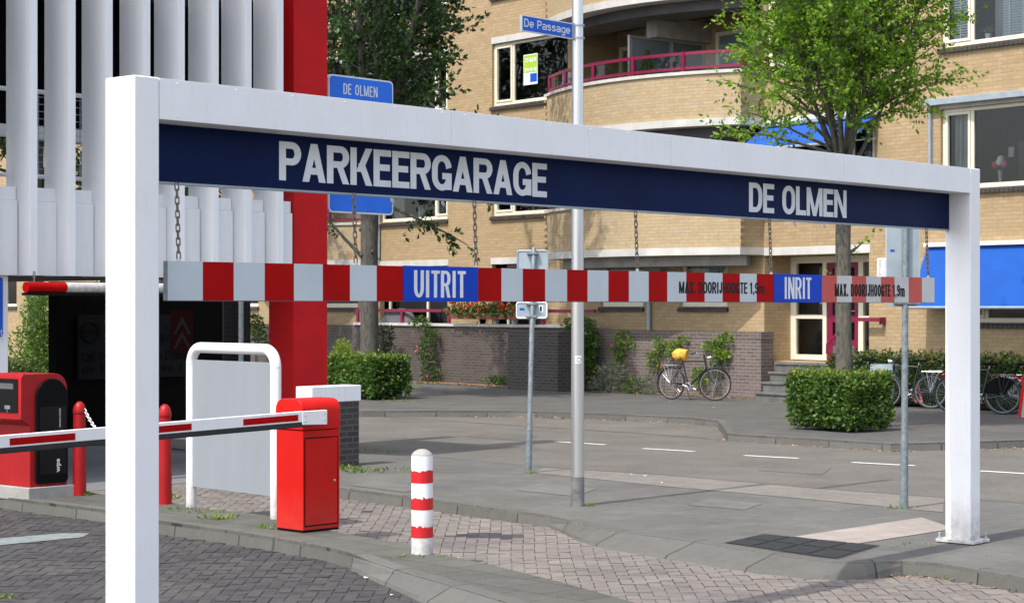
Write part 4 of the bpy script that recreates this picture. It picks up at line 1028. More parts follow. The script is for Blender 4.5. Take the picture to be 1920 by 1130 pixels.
for i, (a, c, f, mu, sa) in enumerate(wins):
    z1 = LINT[f + 1] - .17 if f < 2 else 11.7
    o = frame_part(bd_, a, c, SILL[f], z1, mu, sa, lintel=True); WOBJ[(i % 4, f)] = o
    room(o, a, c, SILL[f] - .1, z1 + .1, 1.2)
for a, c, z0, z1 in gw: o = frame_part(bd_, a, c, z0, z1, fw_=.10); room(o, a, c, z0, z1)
o = frame_part(bd_, grd[0][0], grd[0][1], .55, LINT[0] - .17, (H(785),), (), y=.3, sill=False); 
b = MB(); b.box(grd[0][0] - .05, grd[0][1] + .05, -.012, .1, LINT[0] - .167, LINT[0]); b.build('lintel', 'concrete_light', o, bevel=.004); room(o, grd[0][0], grd[0][1], .5, 3.2, .8, .5)
o = frame_part(bd_, grd[1][0], grd[1][1], .55, LINT[0] - .17, (grd[1][0] + 1.1,), (), y=.5, sill=False)
b = MB(); b.box(grd[1][0] - .05, grd[1][1] + .05, -.012, .1, LINT[0] - .167, LINT[0]); b.build('lintel', 'concrete_light', o, bevel=.004); room(o, grd[1][0], grd[1][1], .5, 3.2, .6, .7)
o = frame_part(bd_, H(1800), Gb, 1.72, 3.1, (H(1845),), (0,)); room(o, H(1800), Gb, 1.7, 3.1)
for a, c, z0, z1 in far:
    o = frame_part(bd_, a, c, z0, z1, (a + (c - a) * .3,), (), lintel=True); room(o, a, c, z0, z1)

# blinds, curtains and the notice in the windows
def blind(parent, u0, u1, z0, z1, tapes, y=.20):
    b = MB(); z = z0
    while z < z1: b.face([(u0, y, z), (u1, y, z), (u1, y + .03, z + .042), (u0, y + .03, z + .042)]); z += .052
    o = b.build('blind', 'blind', parent)
    b = MB()
    for t in tapes: b.box(t - .018, t + .018, y - .012, y - .008, z0, z1)
    b.build('blind_tape', 'paper', parent)
o = WOBJ[(3, 1)]
blind(o, H(1776), H(1815), SILL[1] + .12, 8.9, (H(1790), H(1808)))
blind(o, H(1868), H(1990), SILL[1] + .10, 8.9, (H(1882), H(1907), H(1932)))
b = MB(); b.lathe([(.05, SILL[1] + .09), (.07, SILL[1] + .2), (.07, SILL[1] + .21)], 12, None, (H(1838), .26)); b.build('flower_pot', 'paper', o)
b = MB()
for _ in range(60): b.leaf(Vector((H(1838) + random.gauss(0, .05), .26 + random.gauss(0, .03), SILL[1] + .22 + abs(random.gauss(0, .06)))), Vector((random.gauss(0, 1), random.gauss(0, 1), 1)), .07)
b.build('pot_plant', 'leaf_vine', o)
b = MB(); b.face([(H(1822), .75, SILL[1]), (H(1990), .75, SILL[1]), (H(1990), .75, 9), (H(1822), .75, 9)]); b.build('room_wall', 'curtain', o)
def curtain(parent, u0, u1, z0, z1, y=.24, mat='curtain'):
    b = MB(); n = 40; vs = []
    for k in range(n + 1):
        u = u0 + (u1 - u0) * k / n; yy = y + .025 * math.sin(k * 1.9) + .01 * math.sin(k * .7)
        vs += [(u, yy, z0), (u, yy, z1)]
    b.add(vs, [(2 * k, 2 * k + 2, 2 * k + 3, 2 * k + 1) for k in range(n)]); b.build('curtain', mat, parent, smooth=True)
o = WOBJ[(3, 0)]
curtain(o, H(1777), H(1812), SILL[0] + .1, 6.0)
b = MB(); b.box(H(1838), H(1848), .9, .93, 5.05, 5.25, 'curtain'); b.box(H(1860), H(1990), .85, .95, SILL[0], 5.35, 'room_wall'); b.build('picture', None, o)
vx = H(1858)
b = MB(); b.lathe([(.035, SILL[0] + .08), (.04, SILL[0] + .2), (.05, SILL[0] + .34)], 10, 'curtain', (vx, .3))
for k, (dx_, dz_, m_) in enumerate(((-.10, .45, 'petal_red'), (.0, .50, 'petal_white'), (.12, .46, 'petal_pink'), (.03, .56, 'petal_white'))): b.ball((vx + dx_, .28, SILL[0] + dz_), .075, 6, m_)
for k in range(24): b.face([(vx, .3, SILL[0] + .3), (vx + random.gauss(0, .1), .3, SILL[0] + random.uniform(.35, .6)), (vx + random.gauss(0, .1), .31, SILL[0] + random.uniform(.35, .6))], 'tactile_black')
b.build('flower_vase', None, o)
for f in range(3):
    curtain(WOBJ[(2, f)], Mra + .1, Mra + .5, SILL[f] + .1, SILL[f] + 1.65); curtain(WOBJ[(2, f)], Mrb - .5, Mrb - .1, SILL[f] + .1, SILL[f] + 1.65)
for fr_, f in ((0, 0), (0, 1)):
    curtain(WOBJ[(0, f)], H(722), H(745), SILL[f] + .1, SILL[f] + 1.6)
b = MB(); b.lathe([(.11, SILL[0] + .09), (.14, SILL[0] + .42), (.15, SILL[0] + .44)], 12, None, (H(776), .3)); b.build('flower_pot', 'curtain', WOBJ[(0, 0)])
o = WOBJ[(1, 1)]
n0x, nz1 = BL.hit(982, 104, .1); n1x, nz0 = BL.hit(1008, 157, .1)
b = MB(); b.box(n0x, n1x, .095, .100, nz0, nz1, 'paper'); b.box(n0x + .02, n1x - .02, .092, .0945, nz0 + (nz1 - nz0) * .40, nz1 - .02, 'te_green'); b.box(n0x + (n1x - n0x) * .48, n1x - .02, .092, .0945, nz0 + .06, nz0 + (nz1 - nz0) * .36, 'sign_blue'); nb = b.build('rental_notice', None, o)
text('TE HUUR', n0x + .06, n1x - .04, nz0 + (nz1 - nz0) * .74, nz0 + (nz1 - nz0) * .88, .0915, 'letter_white', nb, bold=.03)
text('350 35 40', n0x + .06, n1x - .04, nz0 + (nz1 - nz0) * .44, nz0 + (nz1 - nz0) * .55, .0915, 'letter_white', nb, bold=.03)
for a, c, z0, z1 in gw[:2]:
    pass
curtain(bd_, H(1130), H(1200), 2.15, 3.05, .26); curtain(bd_, H(1280), H(1358), 2.15, 3.05, .26)

# ---- curved balconies
def balcony(f, uL, uR, yL, yR, bulge, lab=None, dark_in=True):
    zs_, zt_ = FLR[f] - .10, FLR[f] + .885
    K = 26; ln = []
    for k in range(K + 1):
        t = k / K; ln.append(Vector((uL + (uR - uL) * t, yL + (yR - yL) * t - bulge * 4 * t * (1 - t))))
    def offs(d):
        out = []
        for k in range(K + 1):
            tg = (ln[min(k + 1, K)] - ln[max(k - 1, 0)]).normalized(); out.append(ln[k] + Vector((-tg.y, tg.x)) * d)
        return out
    inn = offs(.13); b = MB(); arc = [0]
    for k in range(K): arc.append(arc[-1] + (ln[k + 1] - ln[k]).length)
    for k in range(K):
        for A_, rev in ((ln, 0), (inn, 1)):
            q = [(A_[k].x, A_[k].y, zs_), (A_[k + 1].x, A_[k + 1].y, zs_), (A_[k + 1].x, A_[k + 1].y, zt_), (A_[k].x, A_[k].y, zt_)]; u = [(arc[k], zs_), (arc[k + 1], zs_), (arc[k + 1], zt_), (arc[k], zt_)]
            b.face(q[::-1] if rev else q, 'brick_balcony', u[::-1] if rev else u)
    for e, yy in ((0, yL), (K, yR)):
        x = ln[e].x; 
        b.face([(x, yy, zs_), (x, 0, zs_), (x, 0, zt_), (x, yy, zt_)], 'brick_balcony', [(0, zs_), (-yy, zs_), (-yy, zt_), (0, zt_)])
        x2 = x + (.13 if e == 0 else -.13); b.face([(x2, yy, zs_), (x2, 0, zs_), (x2, 0, zt_), (x2, yy, zt_)], 'brick_balcony', [(0, zs_), (-yy, zs_), (-yy, zt_), (0, zt_)])
    # toothed brick corners
    for e, sx in ((0, 1), (K, -1)):
        z = zs_ + .08
        while z < zt_ - .08:
            x, y = ln[e].x, ln[e].y; b.box(min(x, x + sx * -.05), max(x, x + sx * -.05), y - .05, y + .06, z, z + .07, 'brick_balcony'); z += .155
    o = b.build('balcony', None, bd_)
    if lab: o['label'] = lab
    def band(name, d0, d1, z0, z1, mat, cap=True, ends=False):
        A_, B_ = offs(d0), offs(d1); b = MB()
        for k in range(K):
            p, q, r, s_ = A_[k], A_[k + 1], B_[k + 1], B_[k]
            b.face([(p.x, p.y, z0), (q.x, q.y, z0), (q.x, q.y, z1), (p.x, p.y, z1)]); b.face([(s_.x, s_.y, z0), (s_.x, s_.y, z1), (r.x, r.y, z1), (r.x, r.y, z0)])
            b.face([(p.x, p.y, z1), (q.x, q.y, z1), (r.x, r.y, z1), (s_.x, s_.y, z1)]); b.face([(p.x, p.y, z0), (s_.x, s_.y, z0), (r.x, r.y, z0), (q.x, q.y, z0)])
        for k in (0, K):
            p, s_ = A_[k], B_[k]; b.face([(p.x, p.y, z0), (s_.x, s_.y, z0), (s_.x, s_.y, z1), (p.x, p.y, z1)])
            if ends:
                x = p.x; b.box(x - .06, x + .16, min(p.y, 0) if k == 0 else p.y, 0, z0, z1) if k == 0 else b.box(x - .16, x + .06, p.y, 0, z0, z1)
        return b.build(name, mat, o)
    # floor slab with its pale edge
    A_ = offs(-.05); b = MB(); poly = [(v.x, v.y) for v in A_] + [(uR + .03, 1.2), (uL - .03, 1.2)]
    b.prism(poly, zs_ - .17, zs_ - .003, 'concrete_light'); b.build('slab', None, o)
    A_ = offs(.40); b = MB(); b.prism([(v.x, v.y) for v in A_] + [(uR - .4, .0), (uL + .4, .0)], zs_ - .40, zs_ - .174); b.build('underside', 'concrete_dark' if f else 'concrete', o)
    band('coping', -.04, .17, zt_ + .002, zt_ + .075, 'concrete_light', ends=True)
    rl = band('railing', .05, .10, zt_ + .455, zt_ + .525, 'maroon'); band('rail', .05, .10, zt_ + .13, zt_ + .19, 'maroon')
    P_ = offs(.075); b = MB(); nP = max(3, int(arc[-1] / 1.25))
    for k in range(nP + 1):
        s_ = arc[-1] * k / nP; j = max(i for i in range(K + 1) if arc[i] <= s_ + 1e-6); j2 = min(j + 1, K)
        t = 0 if j == j2 else (s_ - arc[j]) / max(1e-6, arc[j2] - arc[j]); p = P_[j].lerp(P_[j2], t)
        b = MB(); b.box(p.x - .045, p.x + .045, p.y - .03, p.y + .03, zt_ + .07, zt_ + .535); b.build('rail_post', 'maroon', o)
    b = MB()
    for k in range(K): p, q = P_[k], P_[k + 1]; b.face([(p.x, p.y, zt_ + .18), (q.x, q.y, zt_ + .18), (q.x, q.y, zt_ + .46), (p.x, p.y, zt_ + .46)])
    b.build('glass_panel', 'glass_rail', o)
    for e, yy in ((0, yL), (K, yR)):
        x = ln[e].x + (.075 if e == 0 else -.075); b = MB()
        b.box(x - .025, x + .025, yy + .1, -.02, zt_ + .455, zt_ + .525); b.box(x - .025, x + .025, yy + .1, -.02, zt_ + .13, zt_ + .19); b.build('side_rail', 'maroon', o)
    return o
uL, uR = BL.hx(1025.5, -.72), BL.hx(1389, -.72)
for f in range(3): balcony(f, uL, uR, -.72, -.72, .9)
uR2 = H(713); uL2 = uR2 - (uR - uL)
for f in range(3): balcony(f, uL2, uR2 - .02, -.30, -.30, 1.0)
# loggias behind the railings
for f in range(3):
    z0, z1 = FLR[f], FLR[f] + 2.6; b = MB()
    b.face([(log[0] - .01, 1.2, z0), (log[1], 1.2, z0), (log[1], 1.2, z1), (log[0] - .01, 1.2, z1)], 'brick_dark' if 0 else 'brick_balcony')
    lb = b.build('loggia_wall', None, bd_)
    a_, c_ = BL.hx(1117, 1.2), BL.hx(1152, 1.2); frame_part(lb, a_, c_, z0 + .1, z0 + 2.2, (), (), y=1.12, sill=False, name='door', fw_=.09)
    a_, c_ = BL.hx(1165, 1.2), BL.hx(1240, 1.2); frame_part(lb, a_, c_, z0 + .1, z0 + 2.2, (), (), y=1.12, sill=False, name='window', fw_=.09)
    a_, c_ = BL.hx(1346, 1.2), BL.hx(1420, 1.2); o = frame_part(lb, a_, c_, z0 + .3, z0 + 2.2, (), (), y=1.12, sill=False, name='window', fw_=.09)
    b = MB(); b.face([(a_, 1.19, z0 + .3), (c_, 1.19, z0 + .3), (c_, 1.19, z0 + 2.2), (a_, 1.19, z0 + 2.2)]); b.build('blind', 'sign_back', o)
    # partition across the balcony and the beam above
    up = (BL.hx(1187, -1.25) + BL.hx(1310, 1.15)) / 2
    b = MB(); 
    for yy in (-1.25, .05, 1.1): b.box(up - .03, up + .03, yy, yy + .09, z0, z0 + 1.95)
    b.box(up - .025, up + .025, -1.25, 1.19, z0 + 1.93, z0 + 1.99)
    pf = b.build('partition_frame', 'aluminium', bd_)
    b = MB(); b.box(up - .008, up + .008, -1.17, 1.1, z0 + .05, z0 + 1.93); b.build('frosted_panel', 'frosted', pf)
    b = MB(); b.box(up - .1, up + .25, -.6, 1.2, z0 + 1.98, z0 + 2.44); b.build('beam', 'concrete', bd_)
# ---- entrance
yE = .9
e0, e1 = ent[0], ent[1]
b = MB(); b.box(e0 + .0, e1 + .04, -.014, .16, 3.163, 3.34); b.build('entrance_lintel', 'concrete_light', bd_, bevel=.005)
b = MB(); fx_ = lambda p: BL.hx(p, yE)
zf0, zf1, zf2 = .84, 3.0, 3.15
cols = [(fx_(1485), fx_(1495)), (fx_(1545), fx_(1552)), (fx_(1612), fx_(1621)), (fx_(1634), fx_(1642))]
for a, c in cols: b.box(a, c, yE - .05, yE + .06, zf0, zf1)
b.box(e0, fx_(1660), yE - .055, yE + .05, zf1 - .0, zf2)
b.box(cols[0][1], cols[1][0], yE - .05, yE + .05, zf0, zf0 + .12); zt_ = BL.hit(1520, 593.5, yE)[1]; b.box(cols[0][1], cols[1][0], yE - .05, yE + .05, zt_ - .045, zt_ + .045)
b.box(cols[2][1], cols[3][0], yE - .05, yE + .05, zt_ - .03, zt_ + .03)
ef = b.build('entrance_frame', 'cream_frame', bd_, bevel=.004)
b = MB(); b.face([(cols[0][1], yE, zf0), (cols[1][0], yE, zf0), (cols[1][0], yE, zf1), (cols[0][1], yE, zf1)]); b.build('pane', 'glass', ef); b = MB(); b.face([(cols[2][1], yE, zf0), (cols[3][0], yE, zf0), (cols[3][0], yE, zf1), (cols[2][1], yE, zf1)]); b.build('pane', 'glass', ef)
d0, d1 = cols[1][1] + .005, cols[2][0] - .005
b = MB(); b.box(d0, d0 + .16, yE - .03, yE + .03, zf0, zf1); b.box(d1 - .12, d1, yE - .03, yE + .03, zf0, zf1); b.box(d0 + .16, d1 - .12, yE - .03, yE + .03, zf0 + .34, zf0 + .46)
b.box(d0 + .16, d1 - .12, yE - .03, yE + .03, zt_ - .12, zt_ + .04); b.box(d0 + .16, d1 - .12, yE - .03, yE + .03, zf1 - .12, zf1)
dr = b.build('door', 'maroon', ef, bevel=.004)
b = MB(); b.box(d0 + .16, d1 - .12, yE - .02, yE + .02, zf0 + .0, zf0 + .34); b.build('kick_plate', 'concrete_dark', dr)
b = MB(); b.face([(d0 + .16, yE, zf0 + .46), (d1 - .12, yE, zf0 + .46), (d1 - .12, yE, zf1 - .12), (d0 + .16, yE, zf1 - .12)]); b.build('pane', 'glass', dr)
b = MB(); zh_ = BL.hit(1608, 582.5, yE)[1]; b.tube([(d1 - .06, yE - .03, zh_), (d1 - .06, yE - .08, zh_), (d1 - .22, yE - .08, zh_)], .014, 6); b.build('handle', 'chrome', dr)
b = MB(); b.face([(e0, yE + .35, .8), (fx_(1680), yE + .35, .8), (fx_(1680), yE + .35, 3.2), (e0, yE + .35, 3.2)], 'dark_room'); b.box(e0, e1, 0, yE + .4, .6, .818, 'step_stone'); b.build('hall', None, bd_)
# steps up to the door (left ends show beside the low wall)
zst = [.20, .41, .62, .815]; b = MB()
lefts = [BL.hx(1417, -1.25), BL.hx(1429, -.98), BL.hx(1441, -.7), BL.hx(1451, -.42)]
for k in range(4):
    y0 = -1.28 + .30 * k
    er = BL.hx(1552, y0)
    b.box(lefts[k], er, y0 + .02, -.001 if k < 3 else .0, (zst[k - 1] if k else -.05), zst[k] - .05); b.box(lefts[k] - .03, er + .02, y0 - .01, -.001, zst[k] - .048, zst[k])
b.build('steps', 'step_stone', bd_, bevel=.006)
# handrail
hr0 = BL.hit(1551, 655, .1); hr1 = BL.hit(1568, 628, .25)
yR_ = -.25; q0 = BL.hit(1598, 598, .3); q1 = BL.hit(1647, 598, -.5)
r0, r1 = BL.hit(1551, 650, -.15), BL.hit(1571, 624, .25)
b = MB(); b.tube([(r0[0], -.15, r0[1] - .15), (r0[0], -.15, r0[1] + .05), (r1[0], .25, r1[1])], .035, 6); b.build('handrail', 'maroon', bd_)
r0, r1 = BL.hit(1604, 598, .05), BL.hit(1646, 599, -.2)
b = MB(); b.box(r0[0], r1[0] + .05, -.2, -.13, r1[1] - .04, r1[1] + .04); b.box(r1[0] - .03, r1[0] + .05, -.129, -.001, r1[1] - .10, r1[1] + .05); b.build('handrail', 'maroon', bd_, bevel=.006)
xn0, zn1 = BL.hit(1645, 484, -.01); xn1, zn0 = BL.hit(1668, 519, -.01)
b = MB(); b.box(xn0, xn1, -.02, -.002, zn0, zn1); hn = b.build('house_number_plate', 'paper', bd_)
b = MB()
for i in range(2):
    for j in range(6):
        x = xn0 + .05 + i * (xn1 - xn0) * .5; z = zn1 - .05 - j * (zn1 - zn0 - .06) / 6; wd = random.uniform(.03, .07); b.box(x, x + wd, -.0225, -.0205, z - .03, z)
b.build('lettering', 'bike_grey', hn)
# downpipe, rainwater head, joints
xd = H(1221); b = MB(); b.tube([(xd, -.08, .9), (xd, -.08, 2.95)], .05, 10); b.build('downpipe', 'sign_back', bd_, smooth=True)
b = MB(); b.box(H(1218), H(1247), -.18, -.002, 2.72, 3.1); b.build('concrete_bracket', 'concrete', bd_)
xd = H(712); b = MB(); b.tube([(xd + .05, -.06, 3.4), (xd + .05, -.06, 12)], .03, 8); b.build('downpipe', 'sign_back', bd_, smooth=True)
# awnings
def awning(name, u0, u1, ztp, zbt, out, cass=True):
    b = MB(); n = 24; vs = []
    for k in range(n + 1):
        t = k / n; vs += [(u0 + (u1 - u0) * t, -.06, ztp - .07), (u0 + (u1 - u0) * t, -out, zbt)]
    b.add(vs, [(2 * k, 2 * k + 1, 2 * k + 3, 2 * k + 2) for k in range(n)])
    o = b.build('awning', 'awning_blue', bd_); o['label'] = name
    b = MB(); b.box(u0 - .03, u1 + .03, -.14, -.002, ztp - .06, ztp + .02); b.build('cassette', 'white_paint' if out < .8 else 'sign_back', o, bevel=.01)
    b = MB(); b.tube([(u0 - .02, -out, zbt - .015), (u1 + .02, -out, zbt - .015)], .03, 8); b.build('front_bar', 'sign_back', o)
    b = MB()
    for u in (u0 + .05, u1 - .05): b.tube([(u, -.05, zbt + .1), (u, -out, zbt)], .015, 6)
    b.build('arm', 'sign_back', o); return o
za = BL.hit(1738, 458, -.06)[1]; ua = BL.hx(1738, -.06); yb3 = .62
zb3 = BL.hit(1800, 575, -yb3)[1]
awning('blue ground floor awning let down over the right hand window', ua, H(2010), za, zb3, yb3)
zA = BL.hit(1434, 234, -.06)[1]; uA, uB = BL.hx(1433, -.06), BL.hx(1645, -.06)
awning('blue awning half hidden by the light green tree', uA, uB, zA, zA - .62, .95)
zc_ = BL.hit(1760, 192, -.1)[1]; b = MB(); b.box(H(1741), H(1990), -.17, -.002, zc_ - .06, zc_ + .07); o = b.build('awning_cassette', 'sign_back', bd_, bevel=.01)
xg = H(1747); b = MB(); b.box(xg - .03, xg + .03, -.08, -.002, SILL[0] - .05, zc_ - .06); b.build('guide_rail', 'sign_back', o)

# ================================================================== GARDEN WALLS
gw_ = at_frame(BL, 'terrace_wall', 'dark brick terrace wall with pale coping and maroon railing', 'wall')
yw = -.41
wa, wb = H(560), BL.hx(1110, yw)
b = MB(); b.box(UL + 20, wb, yw, yw + .22, -.1, 1.50); b.build('brickwork', 'brick_terrace', gw_)
b = MB(); b.box(BL.hx(665, yw), wb, yw - .05, yw + .27, 1.502, 1.575); b.build('coping', 'concrete_light', gw_, bevel=.006)
yr = yw + .1; zr0, zr1 = 1.575, BL.hit(760, 580.5, yr)[1]
b = MB(); b.box(BL.hx(668, yr), wb, yr - .025, yr + .025, zr1 - .06, zr1 + .02); rl_ = b.build('rail', 'maroon', gw_)
for px in (671, 754, 842, 930, 1018, 1075):
    x = BL.hx(px, yr); b = MB(); b.box(x - .05, x + .05, yr - .03, yr + .03, zr0, zr1 - .06); b.build('rail_post', 'maroon', gw_)
yB = -1.72
b = MB(); b.box(BL.hx(952, yB), BL.hx(1046, yB), yB, yw - .002, -.1, 1.44); 
o = b.build('brickwork', 'brick_dark', None); o.location = BL.W(0, 0); o.rotation_euler = (0, 0, BL.a); o.name = 'bin_store'; tag(o, 'dark brick block standing out in front of the terrace wall', 'wall')
fw2 = at_frame(BL, 'garden_wall', 'purple brick garden wall behind the parked bicycle with the yellow bag', 'wall')
b = MB(); b.box(wb + .01, BL.hx(1427, yw), yw, -.02, -.1, 1.30); b.build('brickwork', 'brick_purple', fw2)
b = MB(); x0_, x1_ = wb + .01, BL.hx(1427, yw) + .01; x = x0_
while x < x1_ - .03: b.box(x + .004, min(x + .072, x1_), yw - .008, -.015, 1.302, 1.47); x += .078
b.box(x0_, x1_ - .01, yw + .004, -.02, 1.30, 1.462); b.build('rowlock_top', 'brick_purple', fw2)
b = MB(); b.face([BL.W(BL.hx(772, -.9), -.42, .012), BL.W(BL.hx(772, -.9), -1.25, .012), BL.W(BL.hx(952, -.9), -1.25, .012), BL.W(BL.hx(952, -.9), -.42, .012)]); b.face([BL.W(BL.hx(1060, -.9), -.42, .012), BL.W(BL.hx(1060, -.9), -1.05, .012), BL.W(BL.hx(1330, -.9), -.8, .012), BL.W(BL.hx(1400, -.9), -.42, .012)])
struct(b.build('garden_bed', 'soil'))
# ================================================================== VEGETATION
def rv(s=1.0): return Vector((random.gauss(0, s), random.gauss(0, s), random.gauss(0, s)))
def twig_leaves(lb, p, q, n, size, droop=.15, wid=.55):
    d = (q - p); L_ = d.length; d.normalize()
    for k in range(n):
        t = (k + .5 + random.uniform(-.3, .3)) / n; c = p.lerp(q, t)
        side = d.cross(rv()).normalized()
        v = d * random.uniform(.2, .8) + side * random.uniform(.5, 1.0) - Vector((0, 0, droop))
        lb.leaf(c, v, size * random.uniform(.65, 1.25), wid=wid, r=max(.01, min(1, random.gauss(.5, .22))))
    lb.leaf(q, d - Vector((0, 0, droop)), size, wid=wid, r=max(.01, random.random()))
def curve_pts(p, d, L_, n, bend, wob=.06):
    pts = [Vector(p)]; d = d.normalized()
    for i in range(n):
        d = (d + bend / n + rv(wob)).normalized(); pts.append(pts[-1] + d * (L_ / n))
    return pts
def tree(name, label, base, r0, hfork, top, spread, stems, leafm, barkm, leaf, nbr, ntw, seed, tilt=(8, 26), low=(), fork_r=.55, brl=(.7, 1.5)):
    random.seed(seed)
    t = thing(name, label, 'tree', base)
    wb_, lb = MB(), MB()
    tr = [Vector((0, 0, -.1)), Vector((0, 0, .15)), Vector((.01, .0, 1.2)), Vector((.0, .02, hfork * .7)), Vector((.02, 0, hfork))]
    wb_.tube(tr, [r0 * 1.25, r0 * 1.08, r0, r0 * .93, r0 * .98], 14)
    for k in range(stems):
        az = 2 * math.pi * (k + random.uniform(-.3, .3)) / max(1, stems - 1); tl = R(random.uniform(*tilt)) if k else R(3)
        z0 = hfork - random.uniform(.0, .5) if k else hfork - .2
        d = Vector((math.cos(az) * math.sin(tl), math.sin(az) * math.sin(tl), math.cos(tl)))
        L_ = (top - z0) * random.uniform(.8, 1.0) / math.cos(tl) * .97
        sp = curve_pts(Vector((d.x * r0, d.y * r0, z0)), d, L_, 9, Vector((0, 0, .35)), .035)
        rs = [r0 * fork_r * (1 - .88 * i / 9) * (1.25 if k == 0 else 1) for i in range(10)]
        wb_.tube(sp, rs, 7)
        for j in range(nbr):
            f = random.uniform(.13, 1.0) ** .9; fi = f * 9; i0 = min(8, int(fi)); p = sp[i0].lerp(sp[i0 + 1], fi - i0)
            out = Vector((p.x, p.y, 0)); out = out.normalized() if out.length > .05 else rv().normalized()
            a2 = random.uniform(0, 2 * math.pi); side = Vector((math.cos(a2), math.sin(a2), 0))
            d2 = (out * .55 + side * .95 + Vector((0, 0, random.uniform(.15, 1.0)))).normalized()
            bl_ = random.uniform(*brl) * (1.1 - .45 * f)
            rr_ = math.hypot(p.x + d2.x * bl_, p.y + d2.y * bl_)
            if rr_ > spread: bl_ *= max(.25, spread / rr_ * .85)
            bp = curve_pts(p, d2, bl_, 4, Vector((0, 0, .25)), .12)
            wb_.tube(bp, [max(.006, rs[i0] * .32), .012, .009, .006, .003], 4, caps=False)
            for m in range(ntw):
                g_ = random.uniform(.2, 1); gi = g_ * 4; i1 = min(3, int(gi)); s0 = bp[i1].lerp(bp[i1 + 1], gi - i1)
                dd = (bp[i1 + 1] - bp[i1]).normalized() + rv(.6) + Vector((0, 0, -.1)); e = s0 + dd.normalized() * random.uniform(.18, .45)
                twig_leaves(lb, s0, e, random.randint(6, 9), leaf)
    for (z0, az, L_, up, nt) in low:
        d = Vector((math.cos(az), math.sin(az), up)); bp = curve_pts(Vector((math.cos(az) * r0 * .6, math.sin(az) * r0 * .6, z0)), d, L_, 6, Vector((0, 0, -.15)), .08)
        wb_.tube(bp, [(.032 if r0 < .17 else .05) * (1 - .9 * i / 6) + .004 for i in range(7)], 6)
        for m in range(nt):
            g_ = random.uniform(.35, 1); gi = g_ * 6; i1 = min(5, int(gi)); s0 = bp[i1].lerp(bp[i1 + 1], gi - i1)
            e = s0 + ((bp[i1 + 1] - bp[i1]).normalized() * .8 + rv(.7)).normalized() * random.uniform(.25, .6)
            twig_leaves(lb, s0, e, random.randint(6, 10), leaf)
    for k in range(7):
        z = random.uniform(1.6, hfork); a = random.uniform(0, 6.28); wb_.ball((math.cos(a) * r0 * .93, math.sin(a) * r0 * .93, z), r0 * .22, 6)
    wb_.build('trunk', barkm, t, smooth=True); lb.build('crown', leafm, t)
    print(name, len(lb.f)); return t
pR = Vector(((1581 - CX) / F * 32.0, 32.0, 0))
aL = BL.a
tree('tree', 'light green street tree rising out of the square clipped hedge', pR, .135, 4.5, 10.2, 2.05, 15, 'leaf_light', 'bark_grey', .092, 44, 8, 11, fork_r=.27,
     tilt=(8, 29), low=((4.9, -.2, 1.7, .55, 20), (5.0, -.1, 1.5, .75, 16), (4.5, math.pi, 1.9, .5, 30), (4.6, math.pi - .5, 1.8, .55, 26), (4.65, math.pi + .6, 1.8, .5, 26), (4.6, -1.4, 1.3, .6, 20), (4.9, math.pi, 2.0, .9, 20), (5.0, math.pi + .3, 2.1, .7, 18), (5.2, -.3, 1.9, .9, 14), (5.6, 3.0, 2.1, .7, 16), (2.9, .3, .35, .8, 3), (2.2, 3.0, .25, .8, 3)))
pL = Vector(((692 - CX) / F * 43.0, 43.0, 0))
TL = tree('tree', 'dark, shade-toned tree behind the red column and the blue DE OLMEN sign', pL, .205, 4.6, 12.5, 3.3, 13, 'leaf_shaded', 'bark_dark', .145, 36, 6, 23, fork_r=.42,
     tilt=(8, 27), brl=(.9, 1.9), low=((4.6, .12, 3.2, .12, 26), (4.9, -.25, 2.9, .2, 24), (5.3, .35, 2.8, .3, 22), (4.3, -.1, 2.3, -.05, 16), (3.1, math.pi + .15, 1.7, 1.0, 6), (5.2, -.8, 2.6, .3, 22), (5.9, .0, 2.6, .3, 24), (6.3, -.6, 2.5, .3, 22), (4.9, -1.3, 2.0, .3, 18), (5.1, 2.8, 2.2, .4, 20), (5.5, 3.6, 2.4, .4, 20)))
def clone(o, loc, rz, label, group=None, s=1.0):
    c = o.copy(); COL.objects.link(c); c.location = loc; c.rotation_euler = (0, 0, rz); c['label'] = label; c.scale = (s, s, s)
    if group: c['group'] = group
    for ch in list(o.children):
        k = ch.copy(); COL.objects.link(k); k.parent = c
        for g2 in ch.children:
            d = g2.copy(); COL.objects.link(d); d.parent = k
    return c
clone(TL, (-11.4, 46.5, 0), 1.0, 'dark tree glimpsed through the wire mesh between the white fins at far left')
clone(TL, (-9.5, 53, 0), 2.3, 'dark tree seen between the white fins just right of the white gantry post top', s=.95)

